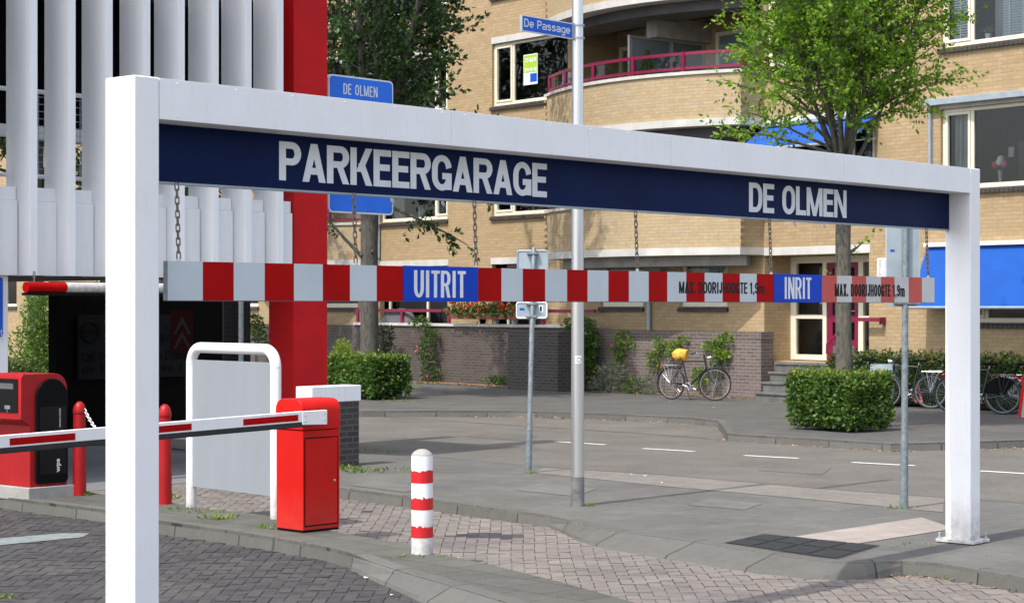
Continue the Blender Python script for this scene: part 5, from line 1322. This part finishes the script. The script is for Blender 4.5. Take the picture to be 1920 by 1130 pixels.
def hedge(name, label, fr, x0, x1, y0, y1, z1, n, leaf, mat, seed, group=None, zlow=.05, bulge=.05):
    random.seed(seed); t = at_frame(fr, name, label, 'hedge', group); b = MB()
    i_ = .09
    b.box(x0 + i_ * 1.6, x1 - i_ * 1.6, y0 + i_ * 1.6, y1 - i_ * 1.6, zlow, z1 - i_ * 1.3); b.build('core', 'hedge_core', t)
    lb = MB(); A1, A2, A3 = (x1 - x0) * (y1 - y0), (x1 - x0) * z1, (y1 - y0) * z1; T_ = A1 + 2 * A2 + 2 * A3
    for _ in range(n):
        q = random.random() * T_
        if q < A1: p = Vector((random.uniform(x0, x1), random.uniform(y0, y1), z1)); nn = Vector((0, 0, 1))
        elif q < A1 + 2 * A2: s_ = q < A1 + A2; p = Vector((random.uniform(x0, x1), y0 if s_ else y1, zlow + (z1 - zlow) * random.random() ** .85)); nn = Vector((0, -1 if s_ else 1, 0))
        else: s_ = q < A1 + 2 * A2 + A3; p = Vector((x0 if s_ else x1, random.uniform(y0, y1), zlow + (z1 - zlow) * random.random() ** .85)); nn = Vector((-1 if s_ else 1, 0, 0))
        lump = noise.noise(p * 3.1 + Vector((seed, 0, 0))) * bulge * 1.3 + noise.noise(p * 9) * bulge * .6
        tuck = -.10 * max(0, (.22 - p.z) / .22) if nn.z == 0 else 0
        edge = 0
        if nn.z == 0 and p.z > z1 - .08: edge = -.03
        p = p + nn * (lump + tuck + edge - random.random() ** 1.6 * .11)
        d = nn * .55 + rv(.6) + Vector((0, 0, .15))
        lb.leaf(p, d, leaf * random.uniform(.6, 1.25), wid=.68, r=max(.01, min(1, random.gauss(.42 + (.36 if nn.z else 0) + lump * 1.5, .2))))  # sunlight put into the leaf tone: top and bulges lighter
    for _ in range(int((x1 - x0) * 26)):
        p = Vector((random.uniform(x0, x1), random.uniform(y0, y1), z1 - .02)); e = p + Vector((random.gauss(0, .05), random.gauss(0, .05), random.uniform(.05, .15)))
        twig_leaves(lb, p, e, 4, leaf * .9)
    lb.build('foliage', mat, t); return t
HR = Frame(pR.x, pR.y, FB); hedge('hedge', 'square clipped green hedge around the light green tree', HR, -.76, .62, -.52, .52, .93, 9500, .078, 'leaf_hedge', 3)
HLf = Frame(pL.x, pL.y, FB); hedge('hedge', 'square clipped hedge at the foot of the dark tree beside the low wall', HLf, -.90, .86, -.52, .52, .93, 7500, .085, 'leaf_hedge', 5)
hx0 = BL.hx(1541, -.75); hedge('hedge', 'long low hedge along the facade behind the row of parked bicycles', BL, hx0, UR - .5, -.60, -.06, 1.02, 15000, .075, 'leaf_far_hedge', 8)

def bush(name, label, cat, base, blobs, n, leaf, mat, seed, stems=6, flowers=(), core=True, wid=.55, group=None, fr=None):
    """blobs: (x,y,z,rx,ry,rz) in the frame of the facade"""
    random.seed(seed); t = thing(name, label, cat, base, FB, group); lb, wb_, co = MB(), MB(), MB()
    for _ in range(n):
        x, y, z, rx, ry, rz_ = random.choice(blobs); v = rv().normalized(); k = random.random() ** .42
        p = Vector((x + v.x * rx * k, y + v.y * ry * k, max(.02, z + v.z * rz_ * k)))
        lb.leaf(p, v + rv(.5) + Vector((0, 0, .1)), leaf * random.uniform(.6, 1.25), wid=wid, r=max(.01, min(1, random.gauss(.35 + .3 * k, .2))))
    for k in range(stems):
        x, y, z, rx, ry, rz_ = blobs[k % len(blobs)]
        wb_.tube(curve_pts((random.gauss(0, .04), random.gauss(0, .03), -.03), Vector((x + random.gauss(0, .05), y, max(.1, z + rz_ * .5))), math.hypot(x, max(.1, z + rz_ * .4)), 5, Vector((0, 0, .05)), .07), [.014, .012, .010, .008, .006, .004], 5)
    if stems: wb_.build('stem', 'bark_dark', t)
    lb.build('foliage', mat, t)
    for m_, cnt, sz in flowers:
        fb = MB()
        for _ in range(cnt):
            x, y, z, rx, ry, rz_ = random.choice(blobs); a = random.uniform(-1, 1); p = Vector((x + a * rx * .8, y - ry * random.uniform(.7, 1.0), max(.05, z + random.uniform(-.7, .8) * rz_)))
            for q in range(6): fb.leaf(p, rv() + Vector((0, -.6, 0)), sz * random.uniform(.7, 1.1), wid=.9)
        fb.build('flower', m_, t)
    return t
W_b = BL.W
def wallbush(px, py0, name, label, cat, wpx, ytop, n, leaf, mat, seed, y=-.55, cl=1, **kw):
    """a plant whose picture extent is about wpx wide, from row py0 up to ytop, at offset y before the facade"""
    x, z0 = BL.hit(px, py0, y); _, z1 = BL.hit(px, ytop, y); p = BL.W(x, y); m = p.y / F
    rx = wpx * m / 2 / .68; z0 = max(0, z0); h = z1 - z0; random.seed(seed + 100)
    bl_ = [(random.uniform(-.5, .5) * rx, random.uniform(-.05, .05), z0 + h * (k + .5) / cl, rx * random.uniform(.55, .85), .14 if h < 1.2 else .2, h / cl * .62) for k in range(cl)]
    if cl == 1: bl_ = [(0, 0, z0 + h / 2, rx, min(.25, rx), h / 2)]
    return bush(name, label, cat, p, bl_, n, leaf, mat, seed, **kw)
wallbush(642, 700, 'conifer', 'small yellow green conifer standing behind the left hedge', 'conifer', 27, 634, 1300, .08, 'leaf_conifer', 1, y=-1.7, stems=1, wid=.35)
wallbush(722, 712, 'conifer', 'dark pointed conifer just right of the dark tree trunk', 'conifer', 42, 612, 1400, .09, 'leaf_yew', 2, y=-.95, cl=3, stems=1, wid=.35)
wallbush(797, 712, 'rose_bush', 'tall climbing rose with pale pink blooms against the terrace wall', 'rose bush', 48, 596, 1500, .075, 'leaf_rose', 3, y=-.7, cl=5, stems=6, flowers=(('petal_pink', 3, .06),))
wallbush(930, 722, 'shrub', 'low green plant at the foot of the terrace wall', 'shrub', 45, 704, 350, .07, 'leaf_rose', 4, y=-.6, stems=0)
wallbush(1078, 735, 'rose_bush', 'big dark rose bush with pink blooms behind the lamp post', 'rose bush', 84, 598, 3600, .085, 'leaf_rose', 6, y=-.85, cl=5, stems=5, flowers=(('petal_pink', 4, .075),))
wallbush(1142, 737, 'lavender', 'grey green lavender clump right of the lamp post', 'shrub', 78, 682, 1700, .10, 'leaf_lavender', 7, y=-.95, cl=2, stems=0, wid=.14)
wallbush(1166, 690, 'climbing_plant', 'climbing plant with one pink bloom above the lavender', 'climbing plant', 34, 622, 360, .09, 'leaf_vine', 9, y=-.52, cl=3, stems=3, flowers=(('petal_pink', 1, .07),))
wallbush(1185, 655, 'climbing_plant', 'small leafy shoot high on the purple garden wall, right of the pink bloom', 'climbing plant', 16, 634, 90, .075, 'leaf_vine', 10, y=-.47, stems=0)
wallbush(1186, 740, 'shrub', 'small bright green plant between the lavender and the bicycle', 'shrub', 30, 706, 300, .075, 'leaf_rose', 12, y=-.9, stems=0)
wallbush(1234, 690, 'climbing_plant', 'leafy vine left of the yellow saddle bag', 'climbing plant', 36, 634, 420, .085, 'leaf_vine', 13, y=-.5, cl=4, stems=3)
wallbush(1270, 668, 'climbing_plant', 'leafy vine directly above the yellow saddle bag', 'climbing plant', 32, 632, 330, .085, 'leaf_vine', 14, y=-.5, cl=3, stems=3)
wallbush(1345, 672, 'climbing_plant', 'bright leafy vine behind the bicycle handlebar', 'climbing plant', 46, 628, 620, .09, 'leaf_vine', 15, y=-.5, cl=3, stems=3)
wallbush(1342, 712, 'climbing_plant', 'sparse vine stems behind the bicycle front wheel', 'climbing plant', 26, 674, 160, .08, 'leaf_rose', 16, y=-.5, cl=3, stems=4)
wallbush(1222, 740, 'lavender', 'grey lavender clump behind the bicycle rear wheel', 'shrub', 60, 706, 1000, .09, 'leaf_lavender', 17, y=-.75, cl=2, stems=0, wid=.14)
wallbush(1312, 722, 'shrub', 'green plant seen through the bicycle frame', 'shrub', 36, 692, 300, .075, 'leaf_vine', 18, y=-.55, cl=2, stems=0)
wallbush(480, 640, 'shrub', 'light green shrub seen through the gap left of the red column', 'shrub', 60, 592, 600, .10, 'leaf_rose', 19, y=-1.2, cl=3, stems=3)
# greenery behind the garage at the left
p = Vector(((66 - CX) / F * 42.0, 42.0, 0))
bush('shrub', 'big leafy shrub seen through the garage at far left', 'shrub', p, [(-.2, 0, 1.0, .6, .6, .8), (.3, .1, 1.5, .6, .6, .8), (.1, -.1, .6, .8, .6, .6), (.45, 0, 1.9, .45, .5, .55), (.55, 0, .9, .5, .5, .8)], 6000, .085, 'leaf_hedge', 21, stems=5)
HQ = Frame(-11.2, 40.5, FB); hedge('hedge', 'clipped hedge seen through the garage above the red ticket machine', HQ, -3.5, 2.0, -.3, .4, .85, 6500, .085, 'leaf_far_hedge', 22)

# geranium boxes on the terrace rail
def flower_box(px0, px1, label, cat, seed, nf, tall=.42):
    random.seed(seed); y = -.36; x0, x1 = BL.hx(px0, y), BL.hx(px1, y); zb_ = 1.70
    t = at_frame(BL, 'flower_box', label, 'flower box', 'geranium boxes on the terrace railing')
    b = MB(); b.prism([(y - .26, zb_), (y - .08, zb_), (y - .05, zb_ + .17), (y - .29, zb_ + .17)], x0, x1, None, 'x'); b.build('trough', 'terracotta', t, bevel=.01)
    lb, fb = MB(), MB()
    for _ in range(int((x1 - x0) * 520)):
        p = Vector((random.uniform(x0 - .05, x1 + .05), y - .17 + random.gauss(0, .12), zb_ + .08 + abs(random.gauss(.10, .12)))); lb.leaf(p, rv() + Vector((0, -.3, .4)), .085, wid=.9, r=max(.01, random.random()))
    for _ in range(nf):
        p = Vector((random.uniform(x0, x1), y - .20 + random.gauss(0, .10), zb_ + .12 + random.uniform(.0, tall * .75)))
        for q in range(9): fb.leaf(p + rv(.022), rv() + Vector((0, -.5, .3)), .055, wid=1.0, r=.5)
    lb.build('foliage', 'leaf_rose', t); fb.build('flower', 'petal_red', t)
flower_box(857, 902, 'left geranium box with red blooms under the blue UITRIT plate', 'flower box', 31, 26)
flower_box(906, 962, 'middle geranium box with red blooms left of the leaning sign post', 'flower box', 32, 30)
flower_box(966, 1012, 'right geranium box with red blooms behind the leaning sign post', 'flower box', 33, 22, .3)
random.seed(40)
def pot(px, label, m_, col):
    y = -.33; x = BL.hx(px, y); t = thing('flower_pot', label, 'flower pot', BL.W(x, y, 1.577))
    b = MB(); b.lathe([(.07, 0), (.10, .14), (.10, .16)], 12); b.build('pot', m_, t)
    b = MB()
    for _ in range(70): b.leaf(Vector((random.gauss(0, .06), random.gauss(0, .06), .17 + abs(random.gauss(0, .05)))), rv() + Vector((0, 0, .5)), .07, wid=.8)
    b.build('flower', col, t)
pot(930, 'small pot of violet flowers on the terrace wall coping', 'concrete_light', 'petal_violet'); pot(905, 'dark pot on the terrace wall coping under the geraniums', 'black_plastic', 'petal_violet'); pot(965, 'pale bowl on the terrace wall coping beside the violet flowers', 'concrete_light', 'leaf_rose')
# covered barbecue on the terrace
x = BL.hx(757, .06); t = thing('covered_barbecue', 'grey covered garden furniture behind the maroon terrace rail', 'covered furniture', BL.W(x, -.12, .55), FB)
b = MB()
vs = []; n = 20
for (sx, sz) in ((1.0, 0), (1.02, .6), (.98, 1.0), (.72, 1.28), (.55, 1.36), (.3, 1.4)):
    for j in range(n):
        a = 2 * math.pi * j / n; ca, sa = math.cos(a), math.sin(a); kx = math.copysign(abs(ca) ** .6, ca); ky = math.copysign(abs(sa) ** .6, sa)
        vs.append((kx * .85 * sx + .05 * noise.noise(Vector((ca * 2, sa * 2, sz * 3))), ky * .2 * sx, sz + .06 * noise.noise(Vector((ca * 3, sz, 1)))))
b.add(vs, [(i * n + j, i * n + (j + 1) % n, (i + 1) * n + (j + 1) % n, (i + 1) * n + j) for i in range(5) for j in range(n)] + [tuple(range(5 * n, 6 * n))]); b.build('cover', 'grey_cover', t, smooth=True)
# little conifer on the balcony
x = BL.hx(1213, -.95); t = thing('conifer', 'small potted conifer on the balcony behind the maroon rail', 'conifer', BL.W(x, -.95, FLR[1]))
random.seed(50); b = MB()
for _ in range(700):
    h_ = random.random() ** 1.2; a = random.uniform(0, 6.28); r = .26 * (1 - h_) * random.uniform(.6, 1) + .02; b.leaf(Vector((math.cos(a) * r, math.sin(a) * r, .62 + h_ * .95)), Vector((math.cos(a) * .5, math.sin(a) * .5, .9)), .10, wid=.4)
b.build('foliage', 'leaf_far_hedge', t); b = MB(); b.lathe([(.14, 0), (.2, .5), (.2, .6)], 12); b.build('pot', 'terracotta', t)

# fallen leaves and weeds
random.seed(60); b = MB()
def litter(pts, z, n, w_, size=.05, dirv=None):
    for _ in range(n):
        k = random.randrange(len(pts) - 1); p = pts[k].lerp(pts[k + 1], random.random()) + Vector((random.gauss(0, w_), random.gauss(0, w_) - w_ * .7, 0)); p.z = z + random.uniform(.002, .02)
        b.leaf(p, Vector((random.gauss(0, 1), random.gauss(0, 1), random.uniform(-.1, .2))), size * random.uniform(.5, 1.2), up=Vector((0, 0, 1)) + rv(.4), wid=.6)
litter(fk[4:9], ZR, 260, .10, .05); litter(fk[9:12], ZR, 60, .09, .045); litter(fk[12:17], ZR, 150, .06, .05); litter(fk[17:20], ZR, 160, .12, .05)
litter(nk[9:18], ZD, 260, .04, .035); litter([BL.W(BL.hx(780, -.9), -.9), BL.W(BL.hx(950, -.9), -.9)], .012, 450, .18, .06); litter([BL.W(BL.hx(1120, -.8), -.9), BL.W(BL.hx(1420, -.8), -.62)], .012, 260, .12, .05)
tag(b.build('fallen_leaves', 'dead_leaf'), 'brown fallen leaves drifting along the kerbs and garden bed', 'fallen leaves', kind='stuff')
b = MB()
def tuft(px, py, z, n, s=.10, w_=.06):
    c = G(px, py, z)
    for _ in range(n):
        p = c + Vector((random.gauss(0, w_), random.gauss(0, w_ * .6), 0)); b.leaf(p, Vector((random.gauss(0, .6), random.gauss(0, .6), random.uniform(.25, 1))), s * random.uniform(.35, .9), wid=.32, r=max(.01, random.random()))
for q in ((407, 972, 0, 40, .10, .07), (380, 961, 0, 24, .07, .1), (335, 955, 0, 24, .07, .1), (495, 990, 0, 30, .09, .06), (605, 1046, ZD, 30, .10, .04), (606, 1044, ZD, 10, .12, .03), (455, 1018, ZD, 16, .06, .03), (325, 935, 0, 24, .12, .04), (60, 930, 0, 20, .08, .06), (60, 925, 0, 10, .1, .03), (165, 928, 0, 24, .08, .07), (140, 924, 0, 14, .07, .04), (175, 972, ZD, 10, .06, .03), (560, 1036, ZD, 12, .05, .03), (670, 884, 0, 120, .09, .28), (650, 878, 0, 60, .1, .12), (700, 848, ZR, 50, .08, .22), (1082, 948, 0, 26, .05, .07), (1107, 949, 0, 30, .05, .04), (990, 887, 0, 14, .07, .05), (1692, 953, 0, 30, .07, .07), (1580, 1060, ZD, 60, .06, .12), (1620, 1066, ZD, 60, .06, .14), (1665, 1070, ZD, 50, .07, .12), (1735, 1074, ZD, 70, .08, .12), (1800, 1082, ZD, 60, .07, .14), (1850, 1090, ZD, 40, .06, .12), (720, 1046, 0, 16, .04, .08), (765, 1044, 0, 20, .05, .05), (830, 1043, 0, 16, .04, .05), (1466, 1013, 0, 10, .04, .04), (1514, 1021, 0, 12, .04, .05), (1700, 1020, 0, 12, .04, .1), (880, 954, ZD, 14, .04, .1), (770, 938, ZD, 12, .04, .06), (1100, 985, 0, 14, .04, .1), (745, 752, 0, 50, .1, .25), (770, 722, .01, 40, .09, .2), (10, 1120, ZD, 30, .06, .08)): tuft(*q)
tag(b.build('weeds', 'leaf_vine'), 'green weeds sprouting along kerbs, posts and paving joints', 'weeds', kind='stuff')

random.seed(80); b = MB()
for px, py, z in ((770, 1093, ZD), (738, 1117, ZD), (1182, 889, .0), (1205, 893, 0), (1237, 906, 0), (690, 1085, ZD), (365, 702 + 50, 0), (1254, 753, 0), (1340, 764, 0), (905, 776, ZR), (1130, 1000, ZD), (860, 1046, 0)):
    c = G(px, py, z) + Vector((0, 0, .012)); b.leaf(c, Vector((random.gauss(0, 1), random.gauss(0, 1), .05)), random.uniform(.03, .06), up=Vector((0, 0, 1)), wid=.7)
tag(b.build('paper_scraps', 'paper'), 'small white paper scraps scattered on the paving and road', 'litter', kind='stuff')

# ================================================================== BICYCLES
def bicycle(label, rear, front, colm='bike_black', saddle='black_plastic', rack='chrome', steer=0.0, r=.345, cover=None, crate=None, group='bicycles parked across the street', guard=False, tyre='tyre', bar='chrome', name='bicycle', lean=0.0, step=False, rim='galvanised'):  # duller default rim metal carries the hedge shade on the other bikes
    d = front - rear; wbs = d.length; t = thing(name, label, 'bicycle', rear, math.atan2(d.y, d.x), group); t.rotation_euler[0] = lean
    k = wbs / 1.10
    V = lambda x, z, y=0: (x * k, y, z)
    bb, st, hd, hb = V(.45, .29), V(.29, .86), V(.87, .90), V(.915, .70)
    rh, fh = (0, 0, r), (wbs, 0, r)
    b = MB(); b.tube([bb, st], .017, 8)
    if step: b.tube([V(.44, .36), V(.62, .42), hb], .019, 8); b.tube([V(.40, .5), V(.62, .6), hd], .015, 8)
    else: b.tube([V(.30, .83), V(.87, .85)], .015, 8); b.tube([bb, hb], .018, 8)
    b.tube([hb, hd, V(.85, 1.0)], .019, 8)
    for s_ in (-.05, .05):
        b.tube([V(.30, .80), (0, s_, r)], .009, 6); b.tube([bb, (0, s_, r)], .010, 6)
    fr_ = b.build('frame', colm, t, smooth=True)
    ft = Matrix.Translation(V(.93, 0)) @ Matrix.Rotation(steer, 4, 'Z') @ Matrix.Translation(-Vector(V(.93, 0)))
    def xf(b): b.v = [tuple(ft @ Vector(v)) for v in b.v]; return b
    b = MB()
    for s_ in (-.05, .05): b.tube([V(.92, .69, s_), V(.99, .50, s_), (wbs, s_, r)], .011, 6)
    xf(b).build('fork', colm, t, smooth=True)
    for c, f_ in ((rh, 0), (fh, 1)):
        b = MB(); b.ring(c, r - .018, .019, 40, 8); 
        if f_: xf(b)
        wh = b.build('wheel', tyre, t, smooth=True)
        b = MB(); b.ring(c, r - .043, .011, 40, 6); 
        if f_: xf(b)
        b.build('rim', rim, wh, smooth=True)
        b = MB()
        for s_ in range(28):
            a = 2 * math.pi * s_ / 28; a2 = a + (.35 if s_ % 2 else -.35); yy = .03 if s_ % 4 < 2 else -.03
            b.tube([(c[0] + .02 * math.cos(a2), yy, c[2] + .02 * math.sin(a2)), (c[0] + (r - .045) * math.cos(a), 0, c[2] + (r - .045) * math.sin(a))], .0016, 4, rim, caps=False)
        b.tube([(c[0], -.05, c[2]), (c[0], .05, c[2])], .02, 8, 'chrome')
        if f_: xf(b)
        b.build('spokes', None, wh)
        b = MB(); a0, a1 = (R(-5), R(185)) if not f_ else (R(20), R(178))
        n = 18; vs = []
        for i in range(n + 1):
            a = a0 + (a1 - a0) * i / n
            for yy, rr_ in ((-.028, r + .004), (-.014, r + .018), (.014, r + .018), (.028, r + .004)): vs.append((c[0] + rr_ * math.cos(a), yy, c[2] + rr_ * math.sin(a)))
        b.add(vs, [(4 * i + q, 4 * i + q + 1, 4 * i + q + 5, 4 * i + q + 4) for i in range(n) for q in range(3)])
        if f_: xf(b)
        b.build('mudguard', 'chrome' if (colm == 'bike_grey') else colm, t, smooth=True)
        if guard and not f_:
            b = MB(); b.prism([(c[0] + (r + .01) * math.cos(R(10 + 120 * i / 12)), c[2] + (r + .01) * math.sin(R(10 + 120 * i / 12))) for i in range(13)] + [(c[0] - .02, c[2] + .02)], -.05, .05, None, 'y'); b.build('skirt_guard', 'black_plastic', t)
    b = MB(); b.tube([V(.85, 1.0), V(.80, 1.06)], .013, 8); b.tube([V(.62, 1.02, -.29), V(.74, 1.04, -.28), V(.83, 1.08, -.14), V(.82, 1.07, 0), V(.83, 1.08, .14), V(.74, 1.04, .28), V(.62, 1.02, .29)], .012, 8)
    hb_ = xf(b).build('handlebar', bar, t, smooth=True)
    for s_ in (-1, 1):
        b = MB(); b.tube([V(.60, 1.017, s_ * .29), V(.73, 1.038, s_ * .283)], .018, 8); xf(b).build('grip', 'rubber', hb_)
        b = MB(); b.tube([V(.80, 1.05, s_ * .2), V(.70, 1.01, s_ * .25), V(.66, .98, s_ * .27)], .006, 5); xf(b).build('brake_lever', 'chrome', hb_)
    b = MB(); b.tube([V(.93, .93, 0), V(1.02, .93, 0)], [.025, .045], 10); xf(b).build('headlight', 'chrome', t, smooth=True)
    b = MB(); b.tube([st, V(.275, .93)], .012, 8, 'chrome')
    top = [(-.13, .075), (-.05, .085), (.04, .045), (.14, .02), (.14, -.02), (.04, -.045), (-.05, -.085), (-.13, -.075)]
    b.prism([(.27 * k + x, y) for x, y in top], .925, .975, saddle); b.build('saddle', None, t, bevel=.015)
    if cover:
        b = MB(); n = 16; vs = []; random.seed(70)
        for zi, (sx, zz_) in enumerate(((.7, .86), (1.0, .93), (1.1, .99), (1.0, 1.05), (.72, 1.09), (.3, 1.10))):
            for j in range(n):
                a = 2 * math.pi * j / n; q = 1 + .34 * noise.noise(Vector((math.cos(a) * 2.2, math.sin(a) * 2.2, zi * .8))); vs.append((.24 * k + math.cos(a) * .185 * sx * q, math.sin(a) * .12 * sx * q, zz_ + .06 * noise.noise(Vector((math.cos(a) * 1.5, math.sin(a) * 1.5, zi * .5 + 3)))))
        b.add(vs, [(i * n + j, i * n + (j + 1) % n, (i + 1) * n + (j + 1) % n, (i + 1) * n + j) for i in range(5) for j in range(n)] + [tuple(range(5 * n, 6 * n))[::1], tuple(range(n))[::-1]]); b.build('saddle_bag', cover, t, smooth=True)
    b = MB(); zr_ = r + .40
    for s_ in (-.06, .06): b.tube([(-.24, s_, zr_), (.20 * k, s_, zr_)], .007, 6); b.tube([(-.18, s_, zr_), (0, s_ * .9, r)], .006, 6); b.tube([(-.06, s_, zr_), (0, s_ * .9, r)], .006, 6); b.tube([(.07, s_, zr_), (0, s_ * .9, r)], .006, 6)
    b.tube([(-.24, -.06, zr_), (-.24, .06, zr_)], .007, 6); b.build('rack', rack, t)
    b = MB(); b.ball((-.26, 0, zr_ - .06), .045, 8, None, .7); b.build('tail_light', 'lamp_red', t, smooth=True)
    b = MB(); b.ring((bb[0], -.035, bb[2]), .085, .008, 24, 5); 
    for a in range(5): b.tube([(bb[0], -.035, bb[2]), (bb[0] + .085 * math.cos(a * 1.257), -.035, bb[2] + .085 * math.sin(a * 1.257))], .008, 5)
    b.tube([(bb[0], -.05, bb[2]), (bb[0] - .165, -.055, bb[2] + .06)], .012, 6); b.tube([(bb[0], .05, bb[2]), (bb[0] + .165, .055, bb[2] - .06)], .012, 6); ck = b.build('crank', 'chrome', t)
    b = MB(); b.box(bb[0] - .21, bb[0] - .12, -.13, -.06, bb[2] + .045, bb[2] + .07); b.build('pedal', 'black_plastic', ck); b = MB(); b.box(bb[0] + .12, bb[0] + .21, .06, .13, bb[2] - .07, bb[2] - .045); b.build('pedal', 'black_plastic', ck)
    b = MB(); b.tube([(bb[0] - .02, -.04, bb[2] - .04), (bb[0] + .16, -.16, .01)], .009, 6); b.build('kickstand', colm, t)
    b = MB(); b.tube([(0, -.035, r + .018), (bb[0], -.035, bb[2] + .05)], .011, 5); b.tube([(0, -.035, r - .018), (bb[0], -.035, bb[2] - .05)], .006, 5); b.build('chain_case', colm, t)
    if crate:
        b = MB(); z0, z1 = zr_ - .04, zr_ + .13; x0, x1, yy = -.34, .12, .17
        b.box(x0, x1, -yy, yy, z0, z0 + .012); b.box(x0, x0 + .012, -yy, yy, z0 + .013, z1); b.box(x1 - .012, x1, -yy, yy, z0 + .013, z1); b.box(x0 + .013, x1 - .013, -yy, -yy + .012, z0 + .013, z1); b.box(x0 + .013, x1 - .013, yy - .012, yy, z0 + .013, z1); b.build('crate', crate, t)
    return t
bk = bicycle('black bicycle with a yellow bag on its saddle against the purple garden wall', G(1259, 748.5), G(1338, 751.5), cover='yellow_cloth', rim='chrome', steer=R(28), rack='bike_grey', r=.355)
def gp(px, py): return G(px, py)
b3r = gp(1745, 766); b3f = b3r + Vector((-.82, .42, 0))
b3 = bicycle('black bicycle with a pink lock, chrome rack and swept handlebar beside the hedge', b3r, b3f, r=.345, steer=R(-8))
dv = (b3f - b3r).normalized()
b = MB(); b.tube([(.20, -.08, .13), (.26, -.09, .36), (.30, -.09, .5)], .03, 8); b.tube([(.30, -.09, .12), (.38, -.1, .22), (.37, -.1, .36), (.32, -.1, .46)], .026, 8); o = b.build('pink_lock', 'pink_plastic', b3, smooth=True)
bicycle('dark bicycle with a grey front crate mostly hidden behind the clipped square hedge', BL.W(BL.hx(1648, -1.1), -1.1), BL.W(BL.hx(1648, -1.1), -1.1) + Vector((-.78, .45, 0)), r=.34, crate='sign_back', step=True)
bicycle('black city bicycle with a skirt guard right of the white gantry post', gp(1880, 777), gp(1880, 777) + Vector((-.84, .50, 0)), r=.35, guard=True, rack='bike_black', bar='bike_black')
bicycle('partly hidden bicycle with silver mudguards at the right edge', BL.W(BL.hx(1896, -1.05), -1.05), BL.W(BL.hx(1896, -1.05), -1.05) + Vector((.85, -.6, 0)), r=.34, colm='bike_grey', step=True)
# red edged board at the right edge of the picture
p = gp(1956, 786); t = thing('pavement_board', 'grey pavement board with a red tubular rim cut off by the right edge', 'sign', p, FB + R(10))
hw = .40; zt = E - (702 - HY) / F * p.y
ring = [(-hw - .06, 0, .02), (-hw + .02, 0, zt * .75)] + [(-hw + .13 + .13 * math.cos(R(180 - 90 * i / 5)) , 0, zt - .13 + .13 * math.sin(R(180 - 90 * i / 5))) for i in range(6)] + [(hw - .13 + .13 * math.cos(R(90 - 90 * i / 5)), 0, zt - .13 + .13 * math.sin(R(90 - 90 * i / 5))) for i in range(6)] + [(hw + .02, 0, zt * .75), (hw + .06, 0, .02)]
b = MB(); b.tube(ring, .035, 8); b.build('rim', 'gloss_red', t, smooth=True)
b = MB(); b.prism([(v[0] * .95, v[2] * .98) for v in ring], -.012, .012, None, 'y'); b.build('board', 'sign_back', t)
# storm drain and manhole
b = MB(); c = G(1412, 823, ZR + .01); b.box(-.30, .30, -.05, .05, 0, .09); o = b.build('storm_drain', 'black_plastic'); o.location = c + Vector((0, .02, 0)); o.rotation_euler = (0, 0, R(-13)); tag(o, 'black kerb inlet let into the far kerb', 'storm drain')
b = MB(); b.lathe([(.30, 0), (.30, .006), (.24, .007)], 24); o = b.build('manhole_cover', 'dark_sill'); o.location = G(880, 869, ZR) + Vector((0, 0, .002)); tag(o, 'round iron manhole cover in the road edge', 'manhole cover')
